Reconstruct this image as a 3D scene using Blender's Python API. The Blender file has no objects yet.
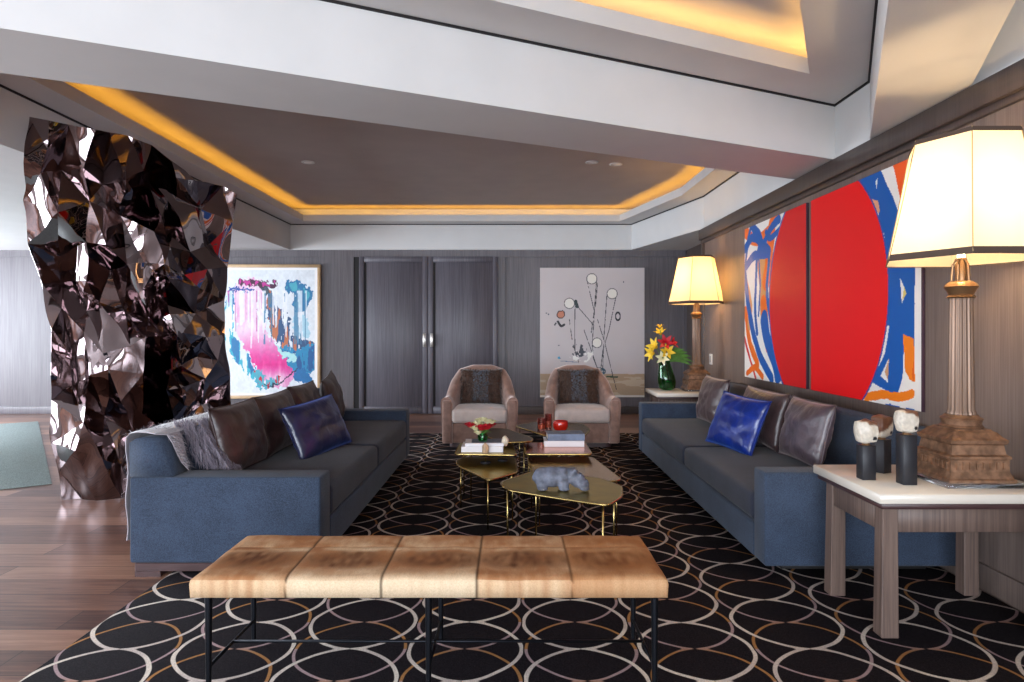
import bpy, bmesh, math, random
import numpy as np
from mathutils import Vector, Matrix, Euler, noise
from mathutils.geometry import tessellate_polygon, delaunay_2d_cdt
random.seed(7)
PI = math.pi
SC = bpy.context.scene
COL = SC.collection
F, CX, CY, CH = 682.67, 511.0, 330.0, 1.25

def at(px, py, Y):            # point at depth Y seen at a pixel
    return Vector(((px-CX)*Y/F, Y, CH-(py-CY)*Y/F))
def on(px, py, z):            # point at height z seen at a pixel
    Y = F*(CH-z)/(py-CY)
    return Vector(((px-CX)*Y/F, Y, z))

# ------------------------------------------------------------------ materials
def s2l(c):
    c = c/255.0
    return c/12.92 if c <= .04045 else ((c+.055)/1.055)**2.4
def rgb(r, g, b): return (s2l(r), s2l(g), s2l(b), 1)

class N:
    """tiny node-expression helper"""
    def __init__(s, t, sock): s.t, s.s = t, sock
    def m(s, op, *o):
        n = s.t.nodes.new('ShaderNodeMath'); n.operation = op
        for i, a in enumerate((s,)+o):
            if isinstance(a, N): s.t.links.new(a.s, n.inputs[i])
            else: n.inputs[i].default_value = a
        return N(s.t, n.outputs[0])
    def __add__(s, o): return s.m('ADD', o)
    def __sub__(s, o): return s.m('SUBTRACT', o)
    def __mul__(s, o): return s.m('MULTIPLY', o)
    def __truediv__(s, o): return s.m('DIVIDE', o)
    def ss(s, a, b):
        n = s.t.nodes.new('ShaderNodeMapRange'); n.interpolation_type = 'SMOOTHSTEP'
        s.t.links.new(s.s, n.inputs['Value']); n.inputs['From Min'].default_value = a; n.inputs['From Max'].default_value = b
        return N(s.t, n.outputs['Result'])
def mix(t, f, a, b, mode='MIX'):
    n = t.nodes.new('ShaderNodeMix'); n.data_type = 'RGBA'; n.blend_type = mode
    for k, v in ((0, f), (6, a), (7, b)):
        if isinstance(v, N): t.links.new(v.s, n.inputs[k])
        else: n.inputs[k].default_value = v
    return N(t, n.outputs[2])
def newmat(name):
    m = bpy.data.materials.new(name); m.use_nodes = True
    t = m.node_tree; b = t.nodes['Principled BSDF']
    return m, t, b
def setin(t, b, k, v):
    if isinstance(v, N): t.links.new(v.s, b.inputs[k])
    else: b.inputs[k].default_value = v
def coords(t, kind='Object'):
    n = t.nodes.new('ShaderNodeTexCoord'); return N(t, n.outputs[kind])
def worldpos(t):
    n = t.nodes.new('ShaderNodeNewGeometry'); return N(t, n.outputs['Position'])
def mapping(t, v, scale=(1,1,1), loc=(0,0,0), rot=(0,0,0)):
    n = t.nodes.new('ShaderNodeMapping'); t.links.new(v.s, n.inputs[0])
    n.inputs['Scale'].default_value = scale; n.inputs['Location'].default_value = loc; n.inputs['Rotation'].default_value = rot
    return N(t, n.outputs[0])
def noisetex(t, v, scale=5, detail=4, rough=.5, dist=0):
    n = t.nodes.new('ShaderNodeTexNoise'); t.links.new(v.s, n.inputs['Vector'])
    n.inputs['Scale'].default_value = scale; n.inputs['Detail'].default_value = detail
    n.inputs['Roughness'].default_value = rough; n.inputs['Distortion'].default_value = dist
    return N(t, n.outputs['Fac'])
def bump(t, b, h, strength=.2, dist=.01):
    n = t.nodes.new('ShaderNodeBump'); t.links.new(h.s, n.inputs['Height'])
    n.inputs['Strength'].default_value = strength; n.inputs['Distance'].default_value = dist
    t.links.new(n.outputs[0], b.inputs['Normal'])
def ramp(t, f, stops):
    n = t.nodes.new('ShaderNodeValToRGB'); t.links.new(f.s, n.inputs[0])
    e = n.color_ramp.elements
    while len(e) < len(stops): e.new(.5)
    for i, (p, c) in enumerate(stops): e[i].position = p; e[i].color = c
    return N(t, n.outputs[0])

def plain(name, col, rough=.5, metal=0, var=.0, nscale=20, bmp=0, sheen=0, spec=.5, coat=0, sheencol=None, stretch=(1,1,1)):
    m, t, b = newmat(name)
    if var or bmp:
        v = mapping(t, coords(t), stretch)
        n = noisetex(t, v, nscale, 5)
        a = tuple(min(1, c*(1-var)) for c in col[:3])+(1,); c2 = tuple(min(1, c*(1+var)) for c in col[:3])+(1,)
        setin(t, b, 'Base Color', mix(t, n.ss(.3, .7), a, c2))
        if bmp: bump(t, b, n, bmp, .01)
    else: b.inputs['Base Color'].default_value = col
    b.inputs['Roughness'].default_value = rough; b.inputs['Metallic'].default_value = metal
    b.inputs['Specular IOR Level'].default_value = spec
    b.inputs['Sheen Weight'].default_value = sheen; b.inputs['Sheen Roughness'].default_value = .4
    if sheencol: b.inputs['Sheen Tint'].default_value = sheencol
    b.inputs['Coat Weight'].default_value = coat; b.inputs['Coat Roughness'].default_value = .1
    return m
def fabric(name, col, var=.25, weave=260, sheen=.3):
    m, t, b = newmat(name)
    v = coords(t)
    w = noisetex(t, v, weave, 2, .7); w2 = noisetex(t, v, 6, 3)
    f = w*.75+w2*.25
    a = tuple(c*(1-var) for c in col[:3])+(1,); c2 = tuple(c*(1+var) for c in col[:3])+(1,)
    setin(t, b, 'Base Color', mix(t, f.ss(.3, .7), a, c2))
    b.inputs['Roughness'].default_value = .85; b.inputs['Sheen Weight'].default_value = sheen
    b.inputs['Specular IOR Level'].default_value = .2
    bump(t, b, w, .25, .002)
    return m
def wood_vert(name, c1, c2, rough=.45, gs=(60, 60, 1.2)):
    m, t, b = newmat(name)
    v = mapping(t, worldpos(t), gs)
    n = noisetex(t, v, 1.6, 6, .65); n2 = noisetex(t, mapping(t, worldpos(t), (5, 5, .4)), 1, 3)
    f = n*.7+n2*.3
    setin(t, b, 'Base Color', mix(t, f.ss(.33, .67), c1, c2))
    b.inputs['Roughness'].default_value = rough
    bump(t, b, n, .12, .002)
    return m
def satin(name, col, rough=.33, sheen=.3, tint=(.8,.68,.65,1)):
    m, t, b = newmat(name)
    n = noisetex(t, coords(t), 9, 4, .6, .6)
    setin(t, b, 'Base Color', mix(t, n.ss(.3, .75), tuple(c*.7 for c in col[:3])+(1,), tuple(c*1.35 for c in col[:3])+(1,)))
    b.inputs['Roughness'].default_value = rough; b.inputs['Sheen Weight'].default_value = sheen
    b.inputs['Sheen Roughness'].default_value = .3; b.inputs['Sheen Tint'].default_value = tint
    b.inputs['Specular IOR Level'].default_value = .7
    bump(t, b, noisetex(t, coords(t), 14, 3, .5, .8), .25, .02)
    return m
def vcol(name, rough=.5, spec=.4, attr='Col'):
    m, t, b = newmat(name)
    n = t.nodes.new('ShaderNodeAttribute'); n.attribute_name = attr
    t.links.new(n.outputs['Color'], b.inputs['Base Color'])
    b.inputs['Roughness'].default_value = rough; b.inputs['Specular IOR Level'].default_value = spec
    return m

M = {}
M['plaster'] = plain('white_plaster', rgb(208, 207, 206), .75, var=.02, nscale=3, spec=.2)
M['slab'] = plain('shaded_white_plaster', rgb(172, 160, 155), .7, var=.03, nscale=3, spec=.2)  # white plaster toned down, shade of the far ceiling put into its colour
M['wallwood'] = wood_vert('grey_stained_oak', rgb(80, 74, 79), rgb(104, 98, 102))
M['wallwood2'] = wood_vert('brown_stained_oak', rgb(94, 80, 74), rgb(122, 106, 98))
M['railwood'] = wood_vert('dark_rail_oak', rgb(60, 50, 47), rgb(80, 68, 63))
M['doorwood'] = wood_vert('door_oak', rgb(78, 74, 82), rgb(102, 98, 106))
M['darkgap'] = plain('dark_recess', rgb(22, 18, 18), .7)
M['tablewood'] = wood_vert('weathered_table_oak', rgb(80, 64, 58), rgb(116, 96, 86), .5)
M['steel'] = plain('brushed_steel', rgb(190, 185, 180), .3, 1, var=.05)
M['blue_fabric'] = fabric('slate_blue_wool', rgb(53, 64, 82), .45, 210, .12)
M['shaded_fabric'] = fabric('shaded_slate_blue_wool', rgb(44, 47, 60), .45, 210, .12)  # same sofa wool, darkened to carry the shade on the seats
M['plinth'] = plain('dark_walnut_plinth', rgb(66, 44, 44), .4, var=.2, nscale=8, stretch=(1, 1, 12))
M['brown_satin'] = satin('brown_satin', rgb(58, 38, 37), .42, .15)
M['plum_satin'] = satin('plum_brown_satin', rgb(74, 57, 58), .38)
M['mauve_satin'] = satin('aubergine_satin', rgb(82, 70, 78), .33)
M['blue_satin'] = satin('royal_blue_satin', rgb(16, 44, 128), .28, .4, (.15, .35, 1, 1))
M['navy_satin'] = satin('navy_satin', rgb(22, 28, 66), .3, .35, (.15, .3, 1, 1))
M['velvet'] = plain('taupe_velvet', rgb(148, 118, 106), .8, var=.18, nscale=14, bmp=.1, sheen=.9, spec=.2, sheencol=(1, .85, .8, 1))
M['cream_velvet'] = plain('cream_velvet', rgb(205, 190, 182), .8, var=.06, nscale=16, bmp=.1, sheen=.5, spec=.2)
M['brass'] = plain('aged_brass', rgb(172, 146, 24), .28, 1, var=.18, nscale=5)
M['brasslegs'] = plain('polished_brass', rgb(196, 172, 112), .25, 1)
M['bronze'] = plain('dark_bronze', rgb(116, 88, 24), .26, 1, var=.18, nscale=5)
M['palebrass'] = plain('pale_brass', rgb(184, 148, 92), .2, 1, var=.1, nscale=5)
M['copper'] = plain('copper', rgb(206, 132, 104), .2, 1, var=.1, nscale=5)
M['blackmetal'] = plain('blackened_steel', rgb(30, 32, 38), .4, .8)
M['stonegrey'] = plain('grey_stone', rgb(96, 100, 114), .55, var=.4, nscale=28, bmp=.5)
M['whitepaper'] = plain('white_book_cover', rgb(225, 220, 222), .45)
M['pages'] = plain('book_pages', rgb(225, 215, 200), .8, var=.08, nscale=120, stretch=(1, 1, 8))
M['bluebook'] = plain('slate_book_cover', rgb(100, 112, 135), .4, var=.3, nscale=14)
M['blackbook'] = plain('charcoal_book_cover', rgb(60, 60, 72), .4)
M['redglass'] = plain('red_glass', rgb(190, 30, 18), .1, 0, coat=1)
M['white_marble'] = plain('white_table_top', rgb(212, 203, 190), .25, var=.03, nscale=4)
M['copperbase'] = plain('antique_copper_iron', rgb(138, 104, 80), .5, .55, var=.35, nscale=30, bmp=.35)
M['column'] = plain('fluted_grey_bronze', rgb(128, 104, 88), .42, .5, var=.2, nscale=20, stretch=(1, 1, .1))
M['gold'] = plain('gilded_brass', rgb(142, 108, 76), .4, .8)
M['trim'] = plain('brown_trim_ribbon', rgb(72, 56, 46), .8)
M['blackblock'] = plain('black_lacquer_block', rgb(30, 30, 36), .5, var=.1)
M['leaf'] = plain('green_leaf', rgb(84, 128, 50), .5, var=.3, nscale=12)
M['cream_petal'] = plain('cream_petal', rgb(235, 230, 185), .6)
M['red_petal'] = plain('red_petal', rgb(190, 22, 40), .55)
M['yellow_petal'] = plain('yellow_petal', rgb(240, 200, 50), .55)
M['teal_rug'] = None
M['tealpile'] = plain('teal_rug_pile', rgb(164, 180, 178), .95, var=.18, nscale=30, bmp=.2, stretch=(1, 6, 1))
M['hidefur_grey'] = plain('silver_fur', rgb(172, 165, 172), .6, sheen=.6)
M['hidefur_mid'] = plain('mid_grey_fur', rgb(128, 118, 130), .5, sheen=.6)
M['hidefur_dark'] = plain('dark_grey_fur', rgb(72, 70, 80), .6, sheen=.4)
M['fur_brown'] = plain('brown_fur', rgb(78, 52, 38), .65, var=.3, nscale=30, sheen=.3)
M['fur_slate'] = plain('slate_fur', rgb(98, 108, 124), .65, sheen=.4)
M['platewhite'] = plain('white_plastic', rgb(225, 222, 218), .4)
M['oakframe'] = plain('pale_oak_frame', rgb(190, 158, 120), .5, var=.1, nscale=10)
M['plumedge'] = plain('plum_canvas_edge', rgb(62, 38, 52), .7)
M['canvas'] = plain('canvas_edge', rgb(215, 208, 202), .7)

def glass(name, col, rough=.02, ior=1.45):
    m, t, b = newmat(name)
    b.inputs['Base Color'].default_value = col; b.inputs['Transmission Weight'].default_value = 1
    b.inputs['Roughness'].default_value = rough; b.inputs['IOR'].default_value = ior
    return m
M['greenglass'] = glass('green_glass', rgb(70, 170, 90))
M['pinkglass'] = glass('rose_glass', rgb(225, 150, 140), .15)
M['clear'] = glass('clear_acrylic', rgb(240, 240, 240))
# mirror steel of the sculpture
m, t, b = newmat('bronze_mirror_steel')
b.inputs['Base Color'].default_value = rgb(138, 124, 126); b.inputs['Metallic'].default_value = 1; b.inputs['Roughness'].default_value = .015
M['mirror'] = m
# lamp shade
m = bpy.data.materials.new('cream_silk_shade'); m.use_nodes = True; t = m.node_tree; t.nodes.clear()
o = t.nodes.new('ShaderNodeOutputMaterial'); d = t.nodes.new('ShaderNodeBsdfDiffuse'); tr = t.nodes.new('ShaderNodeBsdfTranslucent'); mx = t.nodes.new('ShaderNodeMixShader')
d.inputs[0].default_value = rgb(240, 226, 200); tr.inputs[0].default_value = rgb(252, 236, 204); mx.inputs[0].default_value = .55
t.links.new(d.outputs[0], mx.inputs[1]); t.links.new(tr.outputs[0], mx.inputs[2]); t.links.new(mx.outputs[0], o.inputs[0])
M['shade'] = m
# wood floor : long planks running along x
m, t, b = newmat('brown_oak_planks')
p = worldpos(t)
br = t.nodes.new('ShaderNodeTexBrick'); t.links.new(p.s, br.inputs['Vector'])
br.inputs['Scale'].default_value = 1; br.inputs['Brick Width'].default_value = 1.9; br.inputs['Row Height'].default_value = .19
br.inputs['Mortar Size'].default_value = .0025; br.inputs['Mortar Smooth'].default_value = .2
br.inputs['Color1'].default_value = (0, 0, 0, 1); br.inputs['Color2'].default_value = (1, 1, 1, 1); br.inputs['Mortar'].default_value = (.5, .5, .5, 1)
br.offset = .37
g = noisetex(t, mapping(t, p, (1.2, 22, 1)), 2.2, 7, .65, .6)
g2 = noisetex(t, mapping(t, p, (.6, 3.2, 1)), 2.0, 4, .6)
sep = t.nodes.new('ShaderNodeSeparateColor'); t.links.new(br.outputs['Color'], sep.inputs[0])
f = g*.5+g2*.25+N(t, sep.outputs[0])*.25
c = ramp(t, f, [(.32, rgb(70, 46, 40)), (.45, rgb(116, 82, 68)), (.58, rgb(152, 112, 92)), (.72, rgb(180, 140, 116))])
c = mix(t, N(t, br.outputs['Fac']), c, rgb(40, 26, 22))
setin(t, b, 'Base Color', c); b.inputs['Roughness'].default_value = .3
bump(t, b, g, .1, .003)
M['floor'] = m
# rug with chains of ovals
m, t, b = newmat('black_rug_with_oval_loops')
p = worldpos(t)
sx = t.nodes.new('ShaderNodeSeparateXYZ'); t.links.new(p.s, sx.inputs[0])
wob = noisetex(t, p, 5, 1)
X = N(t, sx.outputs[0]) + (wob-.5)*.02; Y = N(t, sx.outputs[1]) + (noisetex(t, mapping(t, p, loc=(5, 3, 0)), 5, 1)-.5)*.02
W, PZ = .447, .485
cx = (X-.27)/W
ci = (cx+.5).m('FLOOR')
xl = (cx-ci)*W
par = ci.m('MODULO', 2.0).m('ABSOLUTE')
def chain(shift, A, pw, wd):
    zz = (Y-2.65)/PZ+par*.5+shift                 # crossings at whole numbers
    zl = (zz-(zz+.5).m('FLOOR'))*PZ
    sn = (zz*PI).m('SINE').m('ABSOLUTE').m('MAXIMUM', .03)
    f = sn.m('POWER', pw)*A
    sl = sn.m('POWER', pw-1)*(zz*PI).m('COSINE').m('ABSOLUTE')*(A*pw*PI/PZ)
    dd = (xl.m('ABSOLUTE')-f).m('ABSOLUTE')/((sl*sl+1.0).m('SQRT'))
    return (dd*-1.0+wd).ss(-.0018, .0018), zl
f1, _ = chain(0.0, .218, .55, .0080)
f2, zl2 = chain(.5, .212, .55, .0060)
fuzz = noisetex(t, p, 190, 2, .7)
base = mix(t, fuzz.ss(.3, .75), rgb(12, 9, 12), rgb(36, 30, 34))
c2 = mix(t, zl2.ss(-.04, .04), rgb(156, 110, 66), rgb(158, 134, 136))
c2 = mix(t, fuzz.ss(.3, 1.2), c2, rgb(70, 50, 44))
c1 = mix(t, noisetex(t, p, 3, 2).ss(.35, .65), rgb(222, 210, 196), rgb(196, 182, 174))
c1 = mix(t, fuzz.ss(.2, 1.1), c1, rgb(110, 98, 92))
c = mix(t, f2, base, c2); c = mix(t, f1, c, c1)
setin(t, b, 'Base Color', c); b.inputs['Roughness'].default_value = .95; b.inputs['Specular IOR Level'].default_value = .1
bump(t, b, fuzz, .3, .004)
M['rug'] = m
# hide for the bench
m, t, b = newmat('tan_cow_hide')
at_ = t.nodes.new('ShaderNodeAttribute'); at_.attribute_name = 'Col'
hair = noisetex(t, mapping(t, coords(t), (1, .25, 1)), 240, 3, .7)
setin(t, b, 'Base Color', mix(t, hair.ss(.3, .8)*.3, N(t, at_.outputs['Color']), rgb(120, 82, 52)))
b.inputs['Roughness'].default_value = .7; b.inputs['Specular IOR Level'].default_value = .12
bump(t, b, hair, .35, .002)
M['hide'] = m
M['paint'] = vcol('acrylic_paint', .42)
M['stonecol'] = vcol('glazed_stone', .35)

# ------------------------------------------------------------------ geometry helpers
def link(name, me, mat, parent=None, smooth=False, kind=None):
    o = bpy.data.objects.new(name, me); COL.objects.link(o)
    if mat: me.materials.append(mat)
    if parent: o.parent = parent
    if smooth:
        for p in me.polygons: p.use_smooth = True
    if kind: o['kind'] = kind
    return o
def frombm(name, bm, mat, parent=None, smooth=False, kind=None, angle=None):
    bmesh.ops.recalc_face_normals(bm, faces=bm.faces)
    if angle is not None:
        for e in bm.edges:
            if len(e.link_faces) == 2 and e.calc_face_angle(0) > math.radians(angle): e.smooth = False
        smooth = True
    me = bpy.data.meshes.new(name); bm.to_mesh(me); bm.free()
    return link(name, me, mat, parent, smooth, kind)
def thing(name, label, cat, loc=(0, 0, 0), rotz=0, group=None):
    o = bpy.data.objects.new(name, None); COL.objects.link(o); o.empty_display_size = .1
    o.location = loc; o.rotation_euler = (0, 0, rotz); tag(o, label, cat, group)
    return o
def tag(o, label, cat, group=None):
    o['label'] = label; o['category'] = cat
    if group: o['group'] = group
    return o
def dup(root, loc, rotz, label, group=None):
    r = root.copy(); COL.objects.link(r); r.location = loc; r.rotation_euler = (0, 0, rotz); r['label'] = label
    if group: r['group'] = group
    def rec(a, b_):
        for ch in list(a.children):
            c = ch.copy(); COL.objects.link(c); c.parent = b_; rec(ch, c)
    rec(root, r)
    return r
def abox(bm, x0, x1, y0, y1, z0, z1, bev=0, seg=2, mtx=None):
    c = Vector(((x0+x1)/2, (y0+y1)/2, (z0+z1)/2))
    r = bmesh.ops.create_cube(bm, size=1, matrix=Matrix.Translation(c) @ Matrix.Diagonal((x1-x0, y1-y0, z1-z0, 1)))
    vs = r['verts']
    if bev:
        es = list({e for v in vs for e in v.link_edges})
        r = bmesh.ops.bevel(bm, geom=es, offset=bev, segments=seg, profile=.5, affect='EDGES')
        vs = list({v for f in r['faces'] for v in f.verts} | {v for v in vs if v.is_valid})
    if mtx: bmesh.ops.transform(bm, matrix=mtx, verts=vs)
    return vs
def box(name, x0, x1, y0, y1, z0, z1, mat, parent=None, bev=0, seg=2, kind=None):
    bm = bmesh.new(); abox(bm, x0, x1, y0, y1, z0, z1, bev, seg)
    return frombm(name, bm, mat, parent, kind=kind, angle=35 if bev else None)
def atube(bm, pts, r, seg=8, cap=True):
    pts = [Vector(p) for p in pts]; rs = r if isinstance(r, (list, tuple)) else [r]*len(pts)
    rings = []
    up = Vector((0, 0, 1))
    for i, p in enumerate(pts):
        d = (pts[min(i+1, len(pts)-1)]-pts[max(i-1, 0)]).normalized()
        a = d.cross(up if abs(d.z) < .95 else Vector((1, 0, 0))).normalized(); b_ = d.cross(a)
        rings.append([bm.verts.new(p+(a*math.cos(2*PI*k/seg)+b_*math.sin(2*PI*k/seg))*rs[i]) for k in range(seg)])
    for i in range(len(rings)-1):
        for k in range(seg): bm.faces.new((rings[i][k], rings[i][(k+1) % seg], rings[i+1][(k+1) % seg], rings[i+1][k]))
    if cap:
        bm.faces.new(rings[0]); bm.faces.new(rings[-1][::-1])
def tube(name, pts, r, mat, parent=None, seg=8):
    bm = bmesh.new(); atube(bm, pts, r, seg); return frombm(name, bm, mat, parent, angle=40)
def alathe(bm, prof, seg=24, c=(0, 0), flute=None, rot=0):
    rings = []
    for r, z in prof:
        ring = []
        for k in range(seg):
            a = 2*PI*k/seg+rot; rr = r if not flute else r*(1-flute[1]*(.5+.5*math.cos(flute[0]*a)))
            ring.append(bm.verts.new((c[0]+rr*math.cos(a), c[1]+rr*math.sin(a), z)))
        rings.append(ring)
    for i in range(len(rings)-1):
        for k in range(seg): bm.faces.new((rings[i][k], rings[i][(k+1) % seg], rings[i+1][(k+1) % seg], rings[i+1][k]))
    bm.faces.new(rings[0][::-1]); bm.faces.new(rings[-1])
def lathe(name, prof, mat, parent=None, seg=24, c=(0, 0), flute=None, rot=0, angle=40):
    bm = bmesh.new(); alathe(bm, prof, seg, c, flute, rot); return frombm(name, bm, mat, parent, angle=angle)
def aprism(bm, pts, z0, z1, bev=0):
    vs0 = [bm.verts.new((p[0], p[1], z0)) for p in pts]; vs1 = [bm.verts.new((p[0], p[1], z1)) for p in pts]
    n = len(pts)
    fs = [bm.faces.new(vs0[::-1]), bm.faces.new(vs1)]
    for i in range(n): fs.append(bm.faces.new((vs0[i], vs0[(i+1) % n], vs1[(i+1) % n], vs1[i])))
def rounded(pts, r, n=5):
    out = []; m_ = len(pts)
    for i in range(m_):
        p0, p, p2 = (Vector(pts[i-1][:2]), Vector(pts[i][:2]), Vector(pts[(i+1) % m_][:2]))
        a = p+(p0-p).normalized()*min(r, (p0-p).length*.45); c = p+(p2-p).normalized()*min(r, (p2-p).length*.45)
        for k in range(n+1):
            s = k/n; out.append(a*(1-s)**2+p*2*s*(1-s)+c*s*s)
    return out
def inset_poly(pts, d):
    """offset polygon inward (pts counter-clockwise)"""
    n = len(pts); out = []
    for i in range(n):
        p0, p, p2 = Vector(pts[i-1]), Vector(pts[i]), Vector(pts[(i+1) % n])
        e1 = (p-p0).normalized(); e2 = (p2-p).normalized()
        n1 = Vector((-e1.y, e1.x)); n2 = Vector((-e2.y, e2.x))
        k = 1+n1.dot(n2); out.append(p+(n1+n2)*(d/k))
    return out

# pillow : w along x, h along z, thickness along y
def pillow_bm(w, h, th, n=22, seed=0, pinch=.06, wr=.01):
    bm = bmesh.new(); V = {}
    for s in (1, -1):
        for i in range(n+1):
            for j in range(n+1):
                u, v = 2*i/n-1, 2*j/n-1
                edge = i in (0, n) or j in (0, n)
                if edge and s == -1: V[(s, i, j)] = V[(1, i, j)]; continue
                px = u*(1-pinch*(1-v*v)); pz = v*(1-pinch*(1-u*u))
                tt = (max(0, 1-abs(u)**3))**.6*(max(0, 1-abs(v)**3))**.6
                q = Vector((px*2+seed, s*3.1+seed*.7, pz*2))
                wrk = noise.noise(q*1.6)*wr*1.5+noise.noise(Vector((q.x*5, q.y, q.z*2)))*wr
                y = s*(th/2*tt)+wrk*tt*(1 if s > 0 else -1)
                V[(s, i, j)] = bm.verts.new((px*w/2, y, pz*h/2))
        for i in range(n):
            for j in range(n):
                f = [V[(s, i, j)], V[(s, i+1, j)], V[(s, i+1, j+1)], V[(s, i, j+1)]]
                bm.faces.new(f if s < 0 else f[::-1])
    return bm
def pillow(name, label, cat, c, size, rot, mat, group=None, seed=0, piping=None):
    """c = centre ; thing origin at bottom"""
    t_ = thing(name, label, cat, c, 0, group); t_.rotation_euler = rot
    o = frombm('cover', pillow_bm(size[0], size[1], size[2], seed=seed), mat, t_, smooth=True)
    w, h = size[0]/2, size[1]/2; pts = []
    n = 12; pinch = .06
    for k in range(n): u = -1+2*k/n; pts.append((u*w*1, 0, -h*(1-pinch*(1-u*u))))
    for k in range(n): v = -1+2*k/n; pts.append((w*(1-pinch*(1-v*v)), 0, v*h))
    for k in range(n): u = 1-2*k/n; pts.append((u*w, 0, h*(1-pinch*(1-u*u))))
    for k in range(n+1): v = 1-2*k/n; pts.append((-w*(1-pinch*(1-v*v)), 0, v*h))
    tube('piping', pts, .004, piping or mat, t_, 6)
    return t_

def fur_on(bm, samples, length, width, lean, seed=1, jitter=.35):
    """samples = list of (point, normal) ; adds tapering strands"""
    rnd = random.Random(seed)
    for p, n in samples:
        d = (n*(1-lean[3])+Vector(lean[:3])*lean[3]+Vector((rnd.uniform(-1, 1), rnd.uniform(-1, 1), rnd.uniform(-1, 1)))*jitter).normalized()
        L = length*rnd.uniform(.6, 1.25)
        s = d.cross(Vector((rnd.uniform(-1, 1), rnd.uniform(-1, 1), rnd.uniform(-1, 1)))).normalized()*width*rnd.uniform(.7, 1.3)
        droop = Vector((0, 0, -1))*L*.25
        a, b_, c_, dd = p-s, p+s, p+d*L*.55+s*.7, p+d*L*.55-s*.7
        va, vb, vc, vd = [bm.verts.new(q) for q in (a, b_, c_, dd)]
        vt = bm.verts.new(p+d*L+droop)
        bm.faces.new((va, vb, vc, vd)); bm.faces.new((vd, vc, vt))
def furobj(name, samples, length, width, lean, mat, parent, seed=1, jitter=.35):
    bm = bmesh.new(); fur_on(bm, samples, length, width, lean, seed, jitter)
    me = bpy.data.meshes.new(name); bm.to_mesh(me); bm.free()
    return link(name, me, mat, parent)

# ------------------------------------------------------------------ SETTING
WX = 2.27           # right wall
YB = 10.2           # back wall
ZS = 2.44           # soffit height
ZR = 2.82           # ring height
XL, YF = -9.5, -4.5 # far left wall and window wall behind the camera
YE = F*WX/192.0     # right wall ends here (outer corner)

bm = bmesh.new(); abox(bm, XL-.2, 3.2, YF-.2, YB+.2, -.1, 0)
frombm('floor', bm, M['floor'], kind='structure')

def lineY(x, x0, y0, dx, dy): return y0+(x-x0)*dy/dx
b1n = lambda x: lineY(x, 2.25, 4.76, .9, .437)
b1f = lambda x: lineY(x, 2.25, 5.40, .9, .437)
coffers = [
    # far coffer
    [(-3.27, b1f(-3.27)), (WX-.01, b1f(WX-.01)), (WX-.01, 8.0), (1.79, 10.12), (-3.27, 10.12)],
    # near coffer
    [(-3.27, -2.0), (-.82, -2.0), (WX-.01, 4.30), (WX-.01, b1n(WX-.01)), (-3.27, b1n(-3.27))],
    # coffer above the near table
    [(-.36, -2.0), (WX-.01, -2.0), (WX-.01, 3.36)],
]
def meet(p, d, q, e):
    k = ((q[0]-p[0])*e[1]-(q[1]-p[1])*e[0])/(d[0]*e[1]-d[1]*e[0]); return (p[0]+d[0]*k, p[1]+d[1]*k)
def cinset(i, d):
    c = coffers[i]
    if i != 1: return inset_poly(c, d)
    x_ = meet(c[1], (c[2][0]-c[1][0], c[2][1]-c[1][1]), c[3], (.9, .437))
    r = inset_poly([c[0], c[1], x_, c[4]], d); return [r[0], r[1], r[2], r[2].copy(), r[3]]
outer = [(XL-.2, YF-.2), (3.2, YF-.2), (3.2, YB+.2), (XL-.2, YB+.2)]
bm = bmesh.new()
def addpoly(bm, polys, z, flip=False):
    vl = [[Vector((p[0], p[1], z)) for p in poly] for poly in polys]
    tri = tessellate_polygon(vl); flat = [v for poly in vl for v in poly]
    vs = [bm.verts.new(v) for v in flat]
    for a in tri:
        try: bm.faces.new([vs[i] for i in a])
        except ValueError: pass
addpoly(bm, [outer]+[c[::-1] for c in coffers], ZS)
for c in coffers:                       # vertical faces of the beams
    n = len(c)
    for i in range(n):
        a, b_ = c[i], c[(i+1) % n]
        bm.faces.new([bm.verts.new(q) for q in ((a[0], a[1], ZS), (b_[0], b_[1], ZS), (b_[0], b_[1], 3.12), (a[0], a[1], 3.12))])
me = bpy.data.meshes.new('ceiling'); bm.to_mesh(me); bm.free()
ceil = link('ceiling', me, M['plaster'], kind='structure')
# roof slab above coffers
for i, c in enumerate(coffers):
    bm = bmesh.new(); big = inset_poly(c, -.02); zc = 3.04 if i < 2 else ZR
    aprism(bm, big, zc, zc+.08)
    frombm('ceiling', bm, M['slab'] if i < 1 else M['plaster'], kind='structure')
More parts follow.
